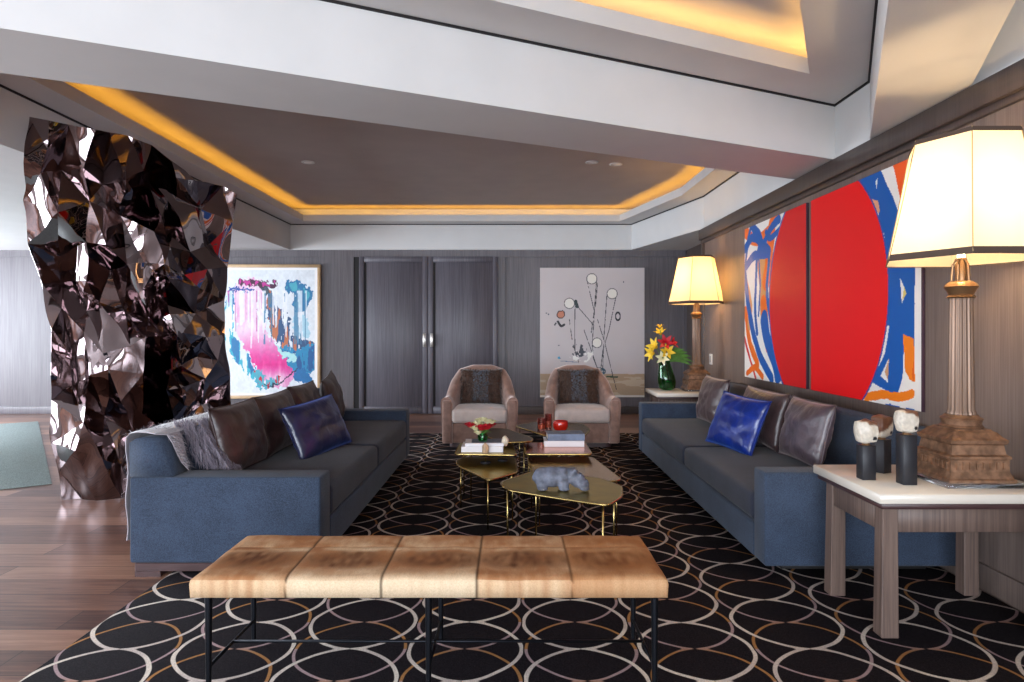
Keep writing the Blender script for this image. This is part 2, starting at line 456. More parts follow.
# cove rings with lip
RW = (.27, .335)
for i, c in enumerate(coffers[:2]):
    bm = bmesh.new(); n = len(c)
    inn = cinset(i, RW[i]); inn2 = cinset(i, RW[i]-.03)
    loops = [(c, ZR), (inn, ZR), (inn, ZR+.095), (inn2, ZR+.095), (inn2, ZR+.02), (c, ZR+.02)]
    rings = [[bm.verts.new((p[0], p[1], z)) for p in l] for l, z in loops]
    for k in range(len(rings)-1):
        for j in range(n): bm.faces.new((rings[k][j], rings[k][(j+1) % n], rings[k+1][(j+1) % n], rings[k+1][j]))
    bmesh.ops.remove_doubles(bm, verts=bm.verts, dist=1e-5)
    frombm('trim_%d' % (i+1), bm, M['plaster'], kind='structure')
    # thin dark bead, colouring in the shadow line where ring meets the beam faces
    bm = bmesh.new(); g = inset_poly(c, .012)
    r0 = [bm.verts.new((p[0], p[1], ZR-.012)) for p in c]; r1 = [bm.verts.new((p[0], p[1], ZR-.012)) for p in g]; r2 = [bm.verts.new((p[0], p[1], ZR)) for p in g]
    for j in range(n):
        bm.faces.new((r0[j], r0[(j+1) % n], r1[(j+1) % n], r1[j])); bm.faces.new((r1[j], r1[(j+1) % n], r2[(j+1) % n], r2[j]))
    frombm('trim_%d' % (i+3), bm, M['darkgap'], kind='structure')
    # LED strips lying in the cove
    mid = cinset(i, RW[i]*.72)
    for j in range(n):
        a, b_ = mid[j], mid[(j+1) % n]; L = (b_-a).length
        if L < .25: continue
        ld = bpy.data.lights.new('cove_light', 'AREA'); ld.shape = 'RECTANGLE'; ld.size = L; ld.size_y = .03
        ld.energy = (1.3 if i == 0 else 1.3)*L; ld.color = ((1, .52, .06), (1, .52, .14))[i]
        lo = bpy.data.objects.new('cove_light', ld); COL.objects.link(lo)
        lo.location = ((a.x+b_.x)/2, (a.y+b_.y)/2, ZR+.05)
        lo.rotation_euler = (PI, 0, math.atan2(b_.y-a.y, b_.x-a.x))

# back wall : wood panelling
bm = bmesh.new(); abox(bm, XL-.2, 3.2, YB, YB+.2, 0, ZS+.02)
frombm('wall_back', bm, M['wallwood'], kind='structure')
PX = F/YB           # px per metre on the back wall
bx_ = lambda px: (px-CX)/PX
bm = bmesh.new(); abox(bm, XL, 2.6, YB-.03, YB, ZS-.10, ZS)     # top rail
abox(bm, bx_(320), bx_(354), YB-.03, YB, 0, ZS-.1)
abox(bm, bx_(498), bx_(505), YB-.03, YB, 0, ZS-.1)
abox(bm, bx_(683), bx_(687), YB-.03, YB, 0, ZS-.1)
frombm('trim_5', bm, M['wallwood'], kind='structure')
bm = bmesh.new(); abox(bm, bx_(354), bx_(360), YB-.02, YB, 0, ZS-.1); frombm('trim_6', bm, M['darkgap'], kind='structure')
box('baseboard_back', XL, bx_(354), YB-.04, YB, 0, .11, M['wallwood'], kind='structure', bev=.005)
box('baseboard_back', bx_(505), 2.6, YB-.04, YB, 0, .11, M['railwood'], kind='structure', bev=.005)
def door(nm, x0, x1, hx, gap):
    bm = bmesh.new(); abox(bm, x0, x1, YB-.05, YB-.001, .01, ZS-.1, .003, 1)
    d_ = frombm(nm, bm, M['doorwood'], kind='structure', angle=35)
    # raised stiles and rails, with dark groove
    s = .075
    bm = bmesh.new()
    for q in ((x0, x0+s, .01, ZS-.1), (x1-s, x1, .01, ZS-.1), (x0+s, x1-s, .01, .11), (x0+s, x1-s, ZS-.18, ZS-.1)):
        abox(bm, q[0], q[1], YB-.068, YB-.05, q[2], q[3], .002, 1)
    fr = frombm('door_frame', bm, M['doorwood'], d_, angle=35)
    bm = bmesh.new(); gx = gap
    abox(bm, gx, gx+.03, YB-.052, YB-.05, .12, ZS-.19); frombm('groove', bm, M['darkgap'], d_)
    bm = bmesh.new(); abox(bm, hx-.022, hx+.022, YB-.085, YB-.068, 1.0, 1.2, .004)
    abox(bm, hx-.012, hx+.012, YB-.105, YB-.085, 1.015, 1.185, .006)
    h_ = frombm('door_handle', bm, M['steel'], d_, angle=35); h_['label'] = 'polished steel flush handle'
    return d_
xm = bx_(428.5)
door('door_1', bx_(360), xm-.004, xm-.055, bx_(360)+.075)
door('door_2', xm+.004, bx_(498), xm+.055, xm+.079)

# right wall
bm = bmesh.new(); abox(bm, WX, WX+.2, YF-.2, YE, 0, 2.40); frombm('wall_right', bm, M['wallwood2'], kind='structure')
bm = bmesh.new(); abox(bm, WX+.0, WX+.2, YF-.2, YE-.01, 2.40, 3.2); frombm('wall_right', bm, M['plaster'], kind='structure')
bm = bmesh.new()
abox(bm, WX-.045, WX+.02, YF, YE+.03, 2.31, 2.432, .004, 1)
abox(bm, WX-.022, WX+.02, YF, YE+.015, 2.27, 2.31, .004, 1)
abox(bm, WX-.02, WX+.21, YE-.07, YE+.02, 0, 2.31, .004, 1)
frombm('trim_7', bm, M['railwood'], kind='structure', angle=35)
box('baseboard_right', WX-.018, WX, YF, YE-.08, 0, .13, M['wallwood2'], kind='structure', bev=.004)
bm = bmesh.new(); abox(bm, 2.62, 3.2, YE, YB, 0, ZS); frombm('wall_right', bm, M['railwood'], kind='structure')
# far left wall with windows; window wall behind the camera
def winwall(nm, side, spans, lo, hi):
    bm = bmesh.new()
    if side == 'x':
        edges = [YF-.2]+[e for s in spans for e in s]+[YB+.2]
        for k in range(0, len(edges), 2): abox(bm, XL-.2, XL, edges[k], edges[k+1], 0, ZS)
        for a, b_ in spans: abox(bm, XL-.2, XL, a, b_, 0, lo); abox(bm, XL-.2, XL, a, b_, hi, ZS)
    else:
        edges = [XL-.2]+[e for s in spans for e in s]+[3.2]
        for k in range(0, len(edges), 2): abox(bm, edges[k], edges[k+1], YF-.2, YF, 0, 3.1)
        for a, b_ in spans: abox(bm, a, b_, YF-.2, YF, 0, lo); abox(bm, a, b_, YF-.2, YF, hi, 3.1)
    frombm(nm, bm, M['plaster'], kind='structure')
winwall('wall_left', 'x', [(-2.5, 0.0), (1.0, 4.0), (5.0, 9.4)], .3, 2.3)
winwall('wall_front', 'y', [(-8.5, -6.0), (-5.2, -2.2), (-1.6, 1.8)], .35, 2.38)
k = 1
for a, b_ in [(-2.5, 0.0), (1.0, 4.0), (5.0, 9.4)]:
    bm = bmesh.new(); n = 3
    for q in range(n+1):
        y = a+(b_-a)*q/n; abox(bm, XL-.13, XL-.07, max(a, y-.03), min(b_, y+.03), .3, 2.3)
    abox(bm, XL-.13, XL-.07, a, b_, .3, .36); abox(bm, XL-.13, XL-.07, a, b_, 2.24, 2.3)
    frombm('window_%d' % k, bm, M['blackmetal'], kind='structure'); k += 1
for a, b_ in [(-8.5, -6.0), (-5.2, -2.2), (-1.6, 1.8)]:
    bm = bmesh.new(); n = 3
    for q in range(n+1):
        x = a+(b_-a)*q/n; abox(bm, max(a, x-.03), min(b_, x+.03), YF-.13, YF-.07, .35, 2.38)
    abox(bm, a, b_, YF-.13, YF-.07, .35, .41); abox(bm, a, b_, YF-.13, YF-.07, 2.32, 2.38)
    frombm('window_%d' % k, bm, M['blackmetal'], kind='structure'); k += 1

# ------------------------------------------------------------------ rugs
bm = bmesh.new(); abox(bm, -1.736, WX-.03, .4, 8.2, 0.0005, .012, .004, 1)
tag(frombm('patterned_rug', bm, M['rug'], angle=35), 'large black rug woven with loops of cream, tan and mauve ovals', 'rug')
bm = bmesh.new(); abox(bm, -4.6, 0, -3.1, 0, .0005, .012, .004, 1)
o = frombm('plain_rug', bm, M['tealpile'], angle=35)
dirv = Vector((-.585, .81)); o.location = (-3.72, 5.53, 0); o.rotation_euler = (0, 0, math.atan2(-dirv.y, -dirv.x))
o.rotation_euler = (0, 0, math.atan2(.81, -.585)-PI)
tag(o, 'pale teal rug on the wooden floor beyond the mirrored sculpture', 'rug')

# ------------------------------------------------------------------ sofas
SH = .012   # rug thickness
def softbox(bm, x0, x1, y0, y1, z0, z1, bev=.03, puff=.012, n=10):
    """cushion like rounded box"""
    vs = abox(bm, x0, x1, y0, y1, z0, z1)
    return vs
def cushion(name, x0, x1, y0, y1, z0, z1, mat, parent, bev=.035, crown=.015):
    bm = bmesh.new(); abox(bm, x0, x1, y0, y1, z0, z1, bev, 4)
    bmesh.ops.subdivide_edges(bm, edges=[e for e in bm.edges if e.calc_length() > .12], cuts=6, use_grid_fill=True)
    cx_, cy_, cz_ = (x0+x1)/2, (y0+y1)/2, (z0+z1)/2
    for v in bm.verts:
        u = (v.co.x-cx_)/(x1-x0)*2; w = (v.co.y-cy_)/(y1-y0)*2
        if v.co.z > cz_: v.co.z += crown*(1-u*u)*(1-w*w)+noise.noise(v.co*4)*.004
    return frombm(name, bm, mat, parent, angle=50)
def make_sofa(sg, label, near, far, xf, xb, arm_h, back_h, seat_h, armt, split, loc_y, base0=.07):
    """sg=+1: faces +x (left sofa) ; sg=-1 faces -x. coordinates world-like, root on floor"""
    root = thing('sofa', label, 'sofa', ((xf+xb)/2, (near+far)/2, SH if False else 0), 0)
    ox, oy = (xf+xb)/2, (near+far)/2
    def B(nm, xa, xb_, ya, yb, za, zb, mat, bev=.015, seg=3):
        return box(nm, min(xa, xb_)-ox, max(xa, xb_)-ox, ya-oy, yb-oy, za, zb, mat, root, bev, seg)
    # arms
    for ya, yb in ((near, near+armt), (far-armt, far)): B('arm', xf, xb, ya, yb, base0, arm_h, M['blue_fabric'], .014)
    bt = .22
    # base rail between arms
    B('base_rail', xf-sg*.0, xb, near+armt+.002, far-armt-.002, base0, .245, M['blue_fabric'], .012)
    # back frame, sloped front
    bm = bmesh.new()
    prof = [(xb, .26), (xb, back_h-.02), (xb+sg*.03, back_h), (xb+sg*.13, back_h), (xb+sg*.16, back_h-.02), (xb+sg*(bt+.03), .26)]
    prof2 = [(xb, arm_h+.003), (xb, back_h-.02), (xb+sg*.03, back_h), (xb+sg*.13, back_h), (xb+sg*.16, back_h-.02), (xb+sg*(bt+.0), arm_h+.003)]
    for (pr, ya, yb) in ((prof, near+armt+.003, far-armt-.003), (prof2, near+.004, near+armt+.003), (prof2, far-armt-.003, far-.004)):
        a = [bm.verts.new((p[0]-ox, ya-oy, p[1])) for p in pr]; c = [bm.verts.new((p[0]-ox, yb-oy, p[1])) for p in pr]
        n = len(pr); bm.faces.new(a); bm.faces.new(c[::-1])
        for i in range(n): bm.faces.new((a[i], a[(i+1) % n], c[(i+1) % n], c[i]))
    frombm('back_frame', bm, M['blue_fabric'], root, angle=30)
    # seat cushions
    ys = [near+armt+.006]+split+[far-armt-.006]
    for i in range(len(ys)-1):
        cushion('seat_cushion', min(xf+sg*.004, xb+sg*(bt+.03))-ox, max(xf+sg*.004, xb+sg*(bt+.03))-ox, ys[i]+.003-oy, ys[i+1]-.003-oy, .25, seat_h, M['shaded_fabric'], root)
    return root, ox, oy
rootL, oxL, oyL = make_sofa(1, 'long slate blue wool sofa on the left, bordering the wood floor', 3.45, 6.50, -.965, -1.93, .505, .70, .42, .2, [4.95], 0)
bm = bmesh.new(); hl = (6.50-3.45)/2
abox(bm, -1.905-oxL, -1.05-oxL, .006-hl, .14-hl, .028, .0695, .002, 1); abox(bm, -1.905-oxL, -1.775-oxL, .006-hl, .14-hl, 0, .028)
abox(bm, -1.70-oxL, -1.05-oxL, .16-hl, hl-.16, SH+.001, .0695, .003, 1)
abox(bm, -1.905-oxL, -1.775-oxL, hl-.14, hl-.006, 0, .0695, .003, 1)
frombm('plinth', bm, M['plinth'], rootL)
rootR, oxR, oyR = make_sofa(-1, 'long slate blue wool sofa on the right, against the panelled wall', 3.40, 6.77, 1.265, 2.235, .54, .735, .40, .16, [5.0], 0)
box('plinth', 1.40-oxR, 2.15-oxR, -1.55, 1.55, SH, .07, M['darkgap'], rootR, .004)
rootR.location.z = 0

# back cushions and throw pillows (things of their own)
def facing(sg, tilt, yaw=0, roll=0):
    return Euler((tilt, roll, sg*PI/2*-1+yaw), 'XYZ')
def sofapillow(sg, label, x, y0, y1, zbot, h, th, tilt, mat, seed, group, yaw=0, roll=0):
    zc = zbot+h/2*math.cos(tilt)
    e = Euler((tilt, roll, (-PI/2 if sg > 0 else PI/2)+yaw), 'XYZ')   # local -y ... face
    return pillow('back_cushion' if group else 'throw_pillow', label, 'cushion' if group else 'pillow', (x, (y0+y1)/2, zc), (y1-y0, h, th), e, mat, group, seed)
GB = 'brown satin back cushions on the left sofa'
sofapillow(1, 'brown satin back cushion at the near end of left sofa, touching the fur throw', -1.60, 3.70, 4.36, .43, .40, .17, .22, M['brown_satin'], 1, GB)
sofapillow(1, 'brown satin back cushion of left sofa, second from the near arm', -1.60, 4.33, 5.03, .43, .40, .17, .22, M['brown_satin'], 2, GB)
sofapillow(1, 'brown satin back cushion of left sofa, third from the near arm', -1.60, 5.0, 5.66, .43, .41, .17, .2, M['brown_satin'], 3, GB)
sofapillow(1, 'dark brown satin cushion of left sofa tilted against the far arm', -1.55, 5.64, 6.22, .43, .44, .15, .22, M['brown_satin'], 4, GB, yaw=.12, roll=.1)
GR = 'satin back cushions on the right sofa'
sofapillow(-1, 'mauve grey satin cushion nearest the camera on the right sofa', 1.86, 4.0, 4.62, .42, .40, .16, .24, M['mauve_satin'], 5, GR)
sofapillow(-1, 'brown satin cushion behind the blue pillow on the right sofa', 1.86, 4.66, 5.5, .42, .40, .16, .24, M['plum_satin'], 6, GR)
sofapillow(-1, 'brown satin cushion at the far arm of the right sofa', 1.80, 5.75, 6.45, .42, .42, .16, .22, M['plum_satin'], 7, GR)
sofapillow(1, 'royal blue satin pillow leaning on the cushions of the left sofa', -1.305, 4.28, 4.94, .425, .38, .14, .42, M['navy_satin'], 8, None, yaw=-.26, roll=.06)
sofapillow(-1, 'royal blue satin pillow leaning on the cushions of the right sofa', 1.60, 4.55, 5.13, .41, .40, .14, .38, M['blue_satin'], 9, None, yaw=.25, roll=-.04)

# fur throw over the left sofa's back
def throw():
    t_ = thing('fur_throw', 'silver grey fur throw draped over the near back corner of left sofa', 'throw', (-1.93, 3.5, 0))
    bm = bmesh.new(); rnd = random.Random(5)
    prof = []
    for z in np.linspace(.18, .70, 10): prof.append((-1.947, z))
    prof += [(-1.935, .722), (-1.90, .728), (-1.85, .728), (-1.80, .725), (-1.765, .712), (-1.75, .67), (-1.735, .61), (-1.72, .56), (-1.70, .525)]
    ny = 26; rows = []; samp = []; sampd = []
    for i, (x, z) in enumerate(prof):
        row = []
        for j in range(ny):
            s = j/(ny-1)
            if z <= .70 and x < -1.9: y1 = 4.3
            else: y1 = 5.1 if x < -1.77 else 3.63
            y0 = 3.462+.012*math.sin(i*1.3) if i < 14 else 3.50+.02*(i-14)
            y = y0+(y1-y0)*s
            row.append(bm.verts.new((x+1.93, y-3.5, z+.006*noise.noise(Vector((x*8, y*8, z*8))))))
        rows.append(row)
    for i in range(len(rows)-1):
        for j in range(ny-1):
            f = bm.faces.new((rows[i][j], rows[i][j+1], rows[i+1][j+1], rows[i+1][j]))
    bm.normal_update()
    for f in bm.faces:
        vs = [v.co.copy() for v in f.verts]; n = f.normal
        if n.x > 0 and n.z < .1 and vs[0].x < .1: n = -n
        if n.z < -.2: n = -n
        cnt = max(4, int(f.calc_area()/.0016*5))
        for _ in range(min(cnt, 40)):
            a, b_ = rnd.random(), rnd.random()
            p = vs[0].lerp(vs[1], a).lerp(vs[3].lerp(vs[2], a), b_)
            (sampd if noise.noise(Vector((p.x*6, p.y*7, p.z*6))) > .12 else samp).append((p, n.copy()))
    me = bpy.data.meshes.new('pelt'); bm.to_mesh(me); bm.free(); o = link('pelt', me, M['hidefur_grey'], t_)
    md = o.modifiers.new('s', 'SOLIDIFY'); md.thickness = .004
    a = furobj('hair', samp, .035, .0011, (.3, -.3, -.6, .5), M['hidefur_grey'], t_, 3); a['kind'] = 'stuff'
    a = furobj('dark_hair', sampd, .038, .0011, (.3, -.3, -.6, .5), M['hidefur_dark'], t_, 4); a['kind'] = 'stuff'
    # loose shaggy end lying on the near arm against the cushion
    s2 = []
    for _ in range(2400):
        k = rnd.random(); z = .50+.27*k; x = -1.60-.17*k+rnd.uniform(-.05, .05)+.012*math.sin(z*40); y = 3.665+.10*rnd.random()*(1-.3*k)
        if rnd.random() < .5: x = -1.52-.17*k; y = 3.67+.16*rnd.random()
        s2.append((Vector((x+1.93, y-3.5, z)), Vector((.6, -.8, .1)).normalized()))
    a = furobj('tuft', s2, .055, .0016, (.1, .35, -1, .75), M['hidefur_mid'], t_, 9, .25); a['kind'] = 'stuff'
throw()

# ------------------------------------------------------------------ armchairs
def make_chair(label):
    t_ = thing('armchair', label, 'armchair', (0, 0, 0), 0, 'taupe velvet tub armchairs')
    # shell: U path, front at y=0, back at y=.78 (local)
    bm = bmesh.new(); path = []
    n = 48
    for i in range(n+1):
        s = i/n
        a = PI*s           # 0..pi around the back
        # superellipse U
        ex = math.copysign(abs(math.cos(a))**.55, math.cos(a)); ey = abs(math.sin(a))**.75
        path.append((ex, ey))
    rings = []
    for ex, ey in path:
        k = ey                                   # 0 at the arm front, 1 at the back
        h = .535+.305*min(1, max(0, (k-.30)/.55))**1.1*(1 if True else 0)
        arch = 1-.10*abs(ex)**2
        if k > .6: h *= .90+.10*arch/1.0 if False else 1
        h -= .10*max(0, abs(ex)-.35)*(k > .6)*min(1, (k-.6)/.3)
        def P(rx, ry, flare, z, yo=0):
            w = rx*(1-.14*k)
            return ((w+flare)*ex, .02+ry*ey+yo*0, z)
        oW, oD, iW, iD = .395, .76, .285, .60
        prof = [P(oW-.02, oD-.03, 0, .05), P(oW, oD, .0, .25), P(oW, oD, .012, h-.06), P(oW-.01, oD-.01, .012, h-.022), P(oW-.035, oD-.04, .008, h-.002),
                P(iW+.045, iD+.055, .005, h-.002), P(iW+.015, iD+.02, .005, h-.025), P(iW, iD, 0, h-.07), P(iW, iD, 0, .3), P(iW, iD, 0, .05)]
        rings.append([bm.verts.new(q) for q in prof])
    m_ = len(rings[0])
    for i in range(n):
        for j in range(m_): bm.faces.new((rings[i][j], rings[i][(j+1) % m_], rings[i+1][(j+1) % m_], rings[i+1][j]))
    bm.faces.new(rings[0]); bm.faces.new(rings[-1][::-1])
    frombm('shell', bm, M['velvet'], t_, angle=60)
    box('front_rail', -.283, .283, .03, .60, .05, .262, M['velvet'], t_, .02, 3)
    cushion('seat_cushion', -.29, .29, -.02, .575, .265, .415, M['cream_velvet'], t_, .04, .02)
    for sx_ in (-1, 1):
        bm = bmesh.new(); abox(bm, sx_*.34-.05, sx_*.34+.05, -.002, .03, .055, .50, .02, 3)
        frombm('arm_front', bm, M['velvet'], t_, angle=50)
    bm = bmesh.new(); aprism(bm, rounded([(-.33, .09), (.33, .09), (.28, .66), (-.28, .66)], .08), 0, .05)
    frombm('swivel_base', bm, M['plinth'], t_)
    return t_
ch = make_chair('taupe velvet tub armchair with cream seat, left of the pair')
ch.location = (-.33, 7.12, SH)
ch2 = dup(ch, (.745, 7.12, SH), 0, 'taupe velvet tub armchair with cream seat, right of the pair', None)
# fur cushions
def fur_pillow(label):
    t_ = thing('fur_pillow', label, 'pillow', (0, 0, 0), 0, 'brown fur pillows on the armchairs'); rnd = random.Random(3)
    bm = pillow_bm(.46, .39, .13, 14, 2); bm.normal_update()
    s1, s2 = [], []
    bmesh.ops.recalc_face_normals(bm, faces=bm.faces)
    for f in bm.faces:
        if f.calc_center_median().y > .01: continue
        nn = f.normal.copy()
        if nn.y > 0: nn = -nn
        vs = [v.co.copy() for v in f.verts]
        if len(vs) < 4: continue
        for _ in range(9):
            a, b_ = rnd.random(), rnd.random(); p = vs[0].lerp(vs[1], a).lerp(vs[3].lerp(vs[2], a), b_)
            (s2 if abs(p.x) < .085+.012*noise.noise(p*20) and abs(p.z) < .16 else s1).append((p, nn))
    frombm('cover', bm, M['fur_brown'], t_, smooth=True)
    a = furobj('brown_fur', s1, .04, .003, (0, 0, -1, .45), M['fur_brown'], t_, 1); a['kind'] = 'stuff'
    a = furobj('grey_stripe', s2, .06, .0035, (0, -.4, .1, .3), M['fur_slate'], t_, 2); a['kind'] = 'stuff'; a['label'] = 'slate grey fur stripe down the middle'
    return t_
fp = fur_pillow('brown fur pillow with grey centre stripe on the left armchair')
fp.location = (-.33, 7.56, SH+.615); fp.rotation_euler = (-.22, 0, 0)
f2_ = dup(fp, (.745, 7.56, SH+.615), 0, 'brown fur pillow with grey centre stripe on the right armchair'); f2_.rotation_euler = (-.22, 0, .06)

# ------------------------------------------------------------------ bench
def bench():
    X0, X1, Y0, Y1 = -1.066, .52, 2.27, 2.75
    ox, oy = (X0+X1)/2, (Y0+Y1)/2; w, d = X1-X0, Y1-Y0
    t_ = thing('bench', 'long bench upholstered in tan cowhide squares on black metal legs', 'bench', (ox, oy, SH))
    zt, zb = .43-SH, .36-SH
    nx, ny = 200, 60
    bm = bmesh.new(); cl = bm.loops.layers.color.new('Col')
    def hc(x, y, top=True):
        u = (x+w/2)/w*5; pi_ = min(4, max(0, int(u))); fu = u-pi_; fv = (y+d/2)/d
        row = 1 if fv > .66 else 0
        base = Vector((.66, .46, .31)); pale = Vector((.90, .80, .66)); dk = Vector((.36, .21, .12))
        q = Vector((x*6+pi_*7+.3*noise.noise(Vector((x*14, y*14, 5))), y*8+row*9, .3))
        nz = noise.noise(q)+.5*noise.noise(q*2.3); nz2 = noise.noise(Vector((x*40+pi_*3, y*14, 1.3)))+.6*noise.noise(Vector((x*70, y*24, 3.3)))
        c = base.lerp(pale, max(0, min(1, .28+.55*nz+.25*nz2)))
        if row == 0 and top:
            dx, dy = fu-.5, fv-.36
            c = c.lerp(dk, max(0, min(.8, 1.0-2.4*(dx*dx*1.2+dy*dy*7)+.5*nz))*(.75+.6*nz2))
        c = c.lerp(pale, max(0, 1-abs(fv-.60+.05*nz)/.07)*.85*max(0, .55+nz))
        if not top: c = c.lerp(pale, .55+.3*nz2)
        if pi_ in (1, 2) and fv < .22: c = c.lerp(Vector((.88, .80, .68)), .75*(1-fv/.22))
        e = min(fu, 1-fu)
        if (e < .006 and 0 < round(u) < 5): c = c*.45
        if abs(fv-.66) < .006 and top: c = c*.7
        if pi_ == 4: c = c.lerp(Vector((.62, .38, .20)), .4)
        return (max(0, c.x), max(0, c.y), max(0, c.z), 1)
    def zz(x, y):
        u = (x+w/2)/w*5; fu = u-int(min(4.999, u)); ed = min(x+w/2, w/2-x, y+d/2, d/2-y)
        z = zt-.012*math.exp(-ed/.012)
        z -= .002*math.exp(-min(fu, 1-fu)/.02)*(0 if ed < .001 else 1)
        z -= .004*math.exp(-abs((y+d/2)/d-.66)/.02)
        z += .004*noise.noise(Vector((x*7, y*7, 0)))
        return z
    g = [[bm.verts.new((-w/2+w*i/nx, -d/2+d*j/ny, zz(-w/2+w*i/nx, -d/2+d*j/ny))) for j in range(ny+1)] for i in range(nx+1)]
    for i in range(nx):
        for j in range(ny):
            f = bm.faces.new((g[i][j], g[i+1][j], g[i+1][j+1], g[i][j+1])); f.smooth = True
            for l in f.loops: l[cl] = hc(l.vert.co.x, l.vert.co.y)
    loop = [g[i][0] for i in range(nx+1)]+[g[nx][j] for j in range(1, ny+1)]+[g[i][ny] for i in range(nx-1, -1, -1)]+[g[0][j] for j in range(ny-1, 0, -1)]
    low = [bm.verts.new((v.co.x*1.001, v.co.y*1.002, zb)) for v in loop]; mid = [bm.verts.new((v.co.x*1.004, v.co.y*1.012, (zt+zb)/2+.01)) for v in loop]
    n = len(loop)
    for A, B_ in ((loop, mid), (mid, low)):
        for i in range(n):
            f = bm.faces.new((A[i], B_[i], B_[(i+1) % n], A[(i+1) % n])); f.smooth = True
            for l in f.loops: l[cl] = hc(l.vert.co.x, l.vert.co.y, False)
    f = bm.faces.new(low)
    for l in f.loops: l[cl] = (.3, .2, .1, 1)
    # row along front seams on the side band shown by dark pixels above
    frombm('seat', bm, M['hide'], t_)
    box('seat_frame', -w/2+.03, w/2-.03, -d/2+.03, d/2-.03, zb-.014, zb-.0005, M['blackmetal'], t_, .002, 1)
    lx = (-w/2+.045, -.005, w/2-.035); lyf, lyr = -d/2+.035, d/2-.04
    for x in lx:
        for y in (lyf, lyr):
            tube('leg', [(x, y, 0), (x, y, zb-.012)], [.0085, .0125], M['blackmetal'], t_, 10)
        tube('cross_bar', [(x, lyf, .10), (x, lyr, .085)], .006, M['blackmetal'], t_, 8)
    tube('stretcher', [(lx[0], 0, .094), (lx[2], 0, .094)], .006, M['blackmetal'], t_, 8)
bench()

# ------------------------------------------------------------------ coffee tables
def ctable(label, px, h, mat, legs, th=.012, legr=.005, rr=.05, lip=True):
    pts = [on(x, y, h) for x, y in px]
    cx_ = sum(p.x for p in pts)/len(pts); cy_ = sum(p.y for p in pts)/len(pts)
    loc = [Vector((p.x-cx_, p.y-cy_)) for p in pts]
    ar = sum(loc[i].cross(loc[(i+1) % len(loc)]) for i in range(len(loc)))
    if ar < 0: loc = loc[::-1]
    t_ = thing('coffee_table', label, 'table', (cx_, cy_, SH), 0, 'cluster of small metal coffee tables')
    bm = bmesh.new(); poly = rounded(loc, rr, 6)
    aprism(bm, poly, h-th-SH, h-SH)
    bmesh.ops.triangulate(bm, faces=[f for f in bm.faces if len(f.verts) > 4])
    frombm('tabletop', bm, mat, t_)
    bm = bmesh.new(); L = poly+[poly[0]]
    atube(bm, [(p.x, p.y, h-th/2-SH) for p in L], th*.62, 6); frombm('rim', bm, M['brasslegs'], t_, smooth=True)
    for k in legs:
        e_ = isinstance(k, tuple); kx, ky = k if e_ else px[k]
        q = on(kx, ky, h); v = Vector((q.x-cx_, q.y-cy_)); v = v if e_ else v-v.normalized()*.045
        tube('leg', [(v.x, v.y, 0), (v.x, v.y, h-th-SH)], legr, M['brasslegs'], t_, 8)
    return t_
ctable('long low brass coffee table nearest the bench, carrying the stone animal', [(500, 482), (533, 471), (600, 478), (622, 486), (622, 496), (608, 504.6), (560, 497.5), (507, 489)], .40, M['brass'], (0, 1, 3, 5), legr=.006)
ctable('brass coffee table in front of the white books, left of cluster', [(456, 461), (463, 457), (515, 457), (517.5, 472), (488.5, 479.8), (459, 466)], .33, M['brass'], (0, 2, 3, 4))
ctable('pale brass coffee table behind the stone animal', [(527.5, 457.5), (591.5, 456.5), (622, 479.5), (606, 481.5), (533, 472)], .355, M['palebrass'], (0, 1, 2, 4))
ctable('copper topped coffee table under the slate and white books', [(524, 443), (584, 440.5), (592, 453.6), (526, 453.6)], .40, M['copper'], (0, 1, (583, 447), (534, 447)), rr=.03)
ctable('dark brass coffee table carrying the red bowl, at the back right of cluster', [(515, 425.5), (537, 421.5), (582, 423.5), (590, 429), (584, 436), (548, 436)], .43, M['bronze'], (0, 2, 3, 5))
ctable('dark bronze coffee table before the left armchair', [(480, 433), (490, 428), (506, 428.5), (533, 438), (531, 441), (500, 442)], .44, M['bronze'], (0, 1, 3, (524, 440)))
ctable('olive brass coffee table under the two white books', [(460, 443), (512, 441.5), (516.5, 454.4), (455, 453.4)], .40, M['brass'], (0, 1, (471, 446), (505, 446)), rr=.03)

# books
def book(label, x, y, z, w, d, h, rz, cover, group):
    t_ = thing('book', label, 'book', (x, y, z), rz, group)
    bm = bmesh.new()
    abox(bm, -w/2, w/2, -d/2, d/2, 0, .004); abox(bm, -w/2, w/2, -d/2, d/2, h-.004, h); abox(bm, -w/2, w/2, -d/2, -d/2+.004, .004, h-.004)
    frombm('cover', bm, cover, t_)
    box('pages', -w/2+.005, w/2-.005, -d/2+.0045, d/2-.005, .0042, h-.0042, M['pages'], t_)
    return t_
def twobooks(px, py, h, w, d, hs, mats, labels, group, sh=.02):
    q = on(px, py, h); z = h+.0012
    for i, (hh, m_, l) in enumerate(zip(hs, mats, labels)):
        book(l, q.x+(.012 if i else 0), q.y+d/2+.02, z, w-(.02 if i else 0), d-(.02 if i else 0), hh, (0, .04)[i % 2], m_, group); z += hh+.0006
    return q, z
qb, zb_ = twobooks(482, 453, .40, .29, .22, (.038, .022), (M['whitepaper'], M['whitepaper']), ('thick white book under the rose vase, bottom of its stack', 'thin white book directly under the rose vase'), 'white books on the olive brass table')
M['photocover'] = plain('grey_photo_cover', rgb(90, 94, 112), .35, var=.5, nscale=18)
box('cover_print', -.09, .12, -.08, .09, 0, .0012, M['photocover'], [o for o in bpy.data.objects if o.name.startswith('book')][-1]).location.z = .0222
qc, zc_ = twobooks(564.5, 447.5, .40, .29, .2, (.042, .048), (M['whitepaper'], M['bluebook']), ('white book under the slate one on the copper coffee table', 'thick slate blue book on top of the white one on copper table'), 'books on the copper table')

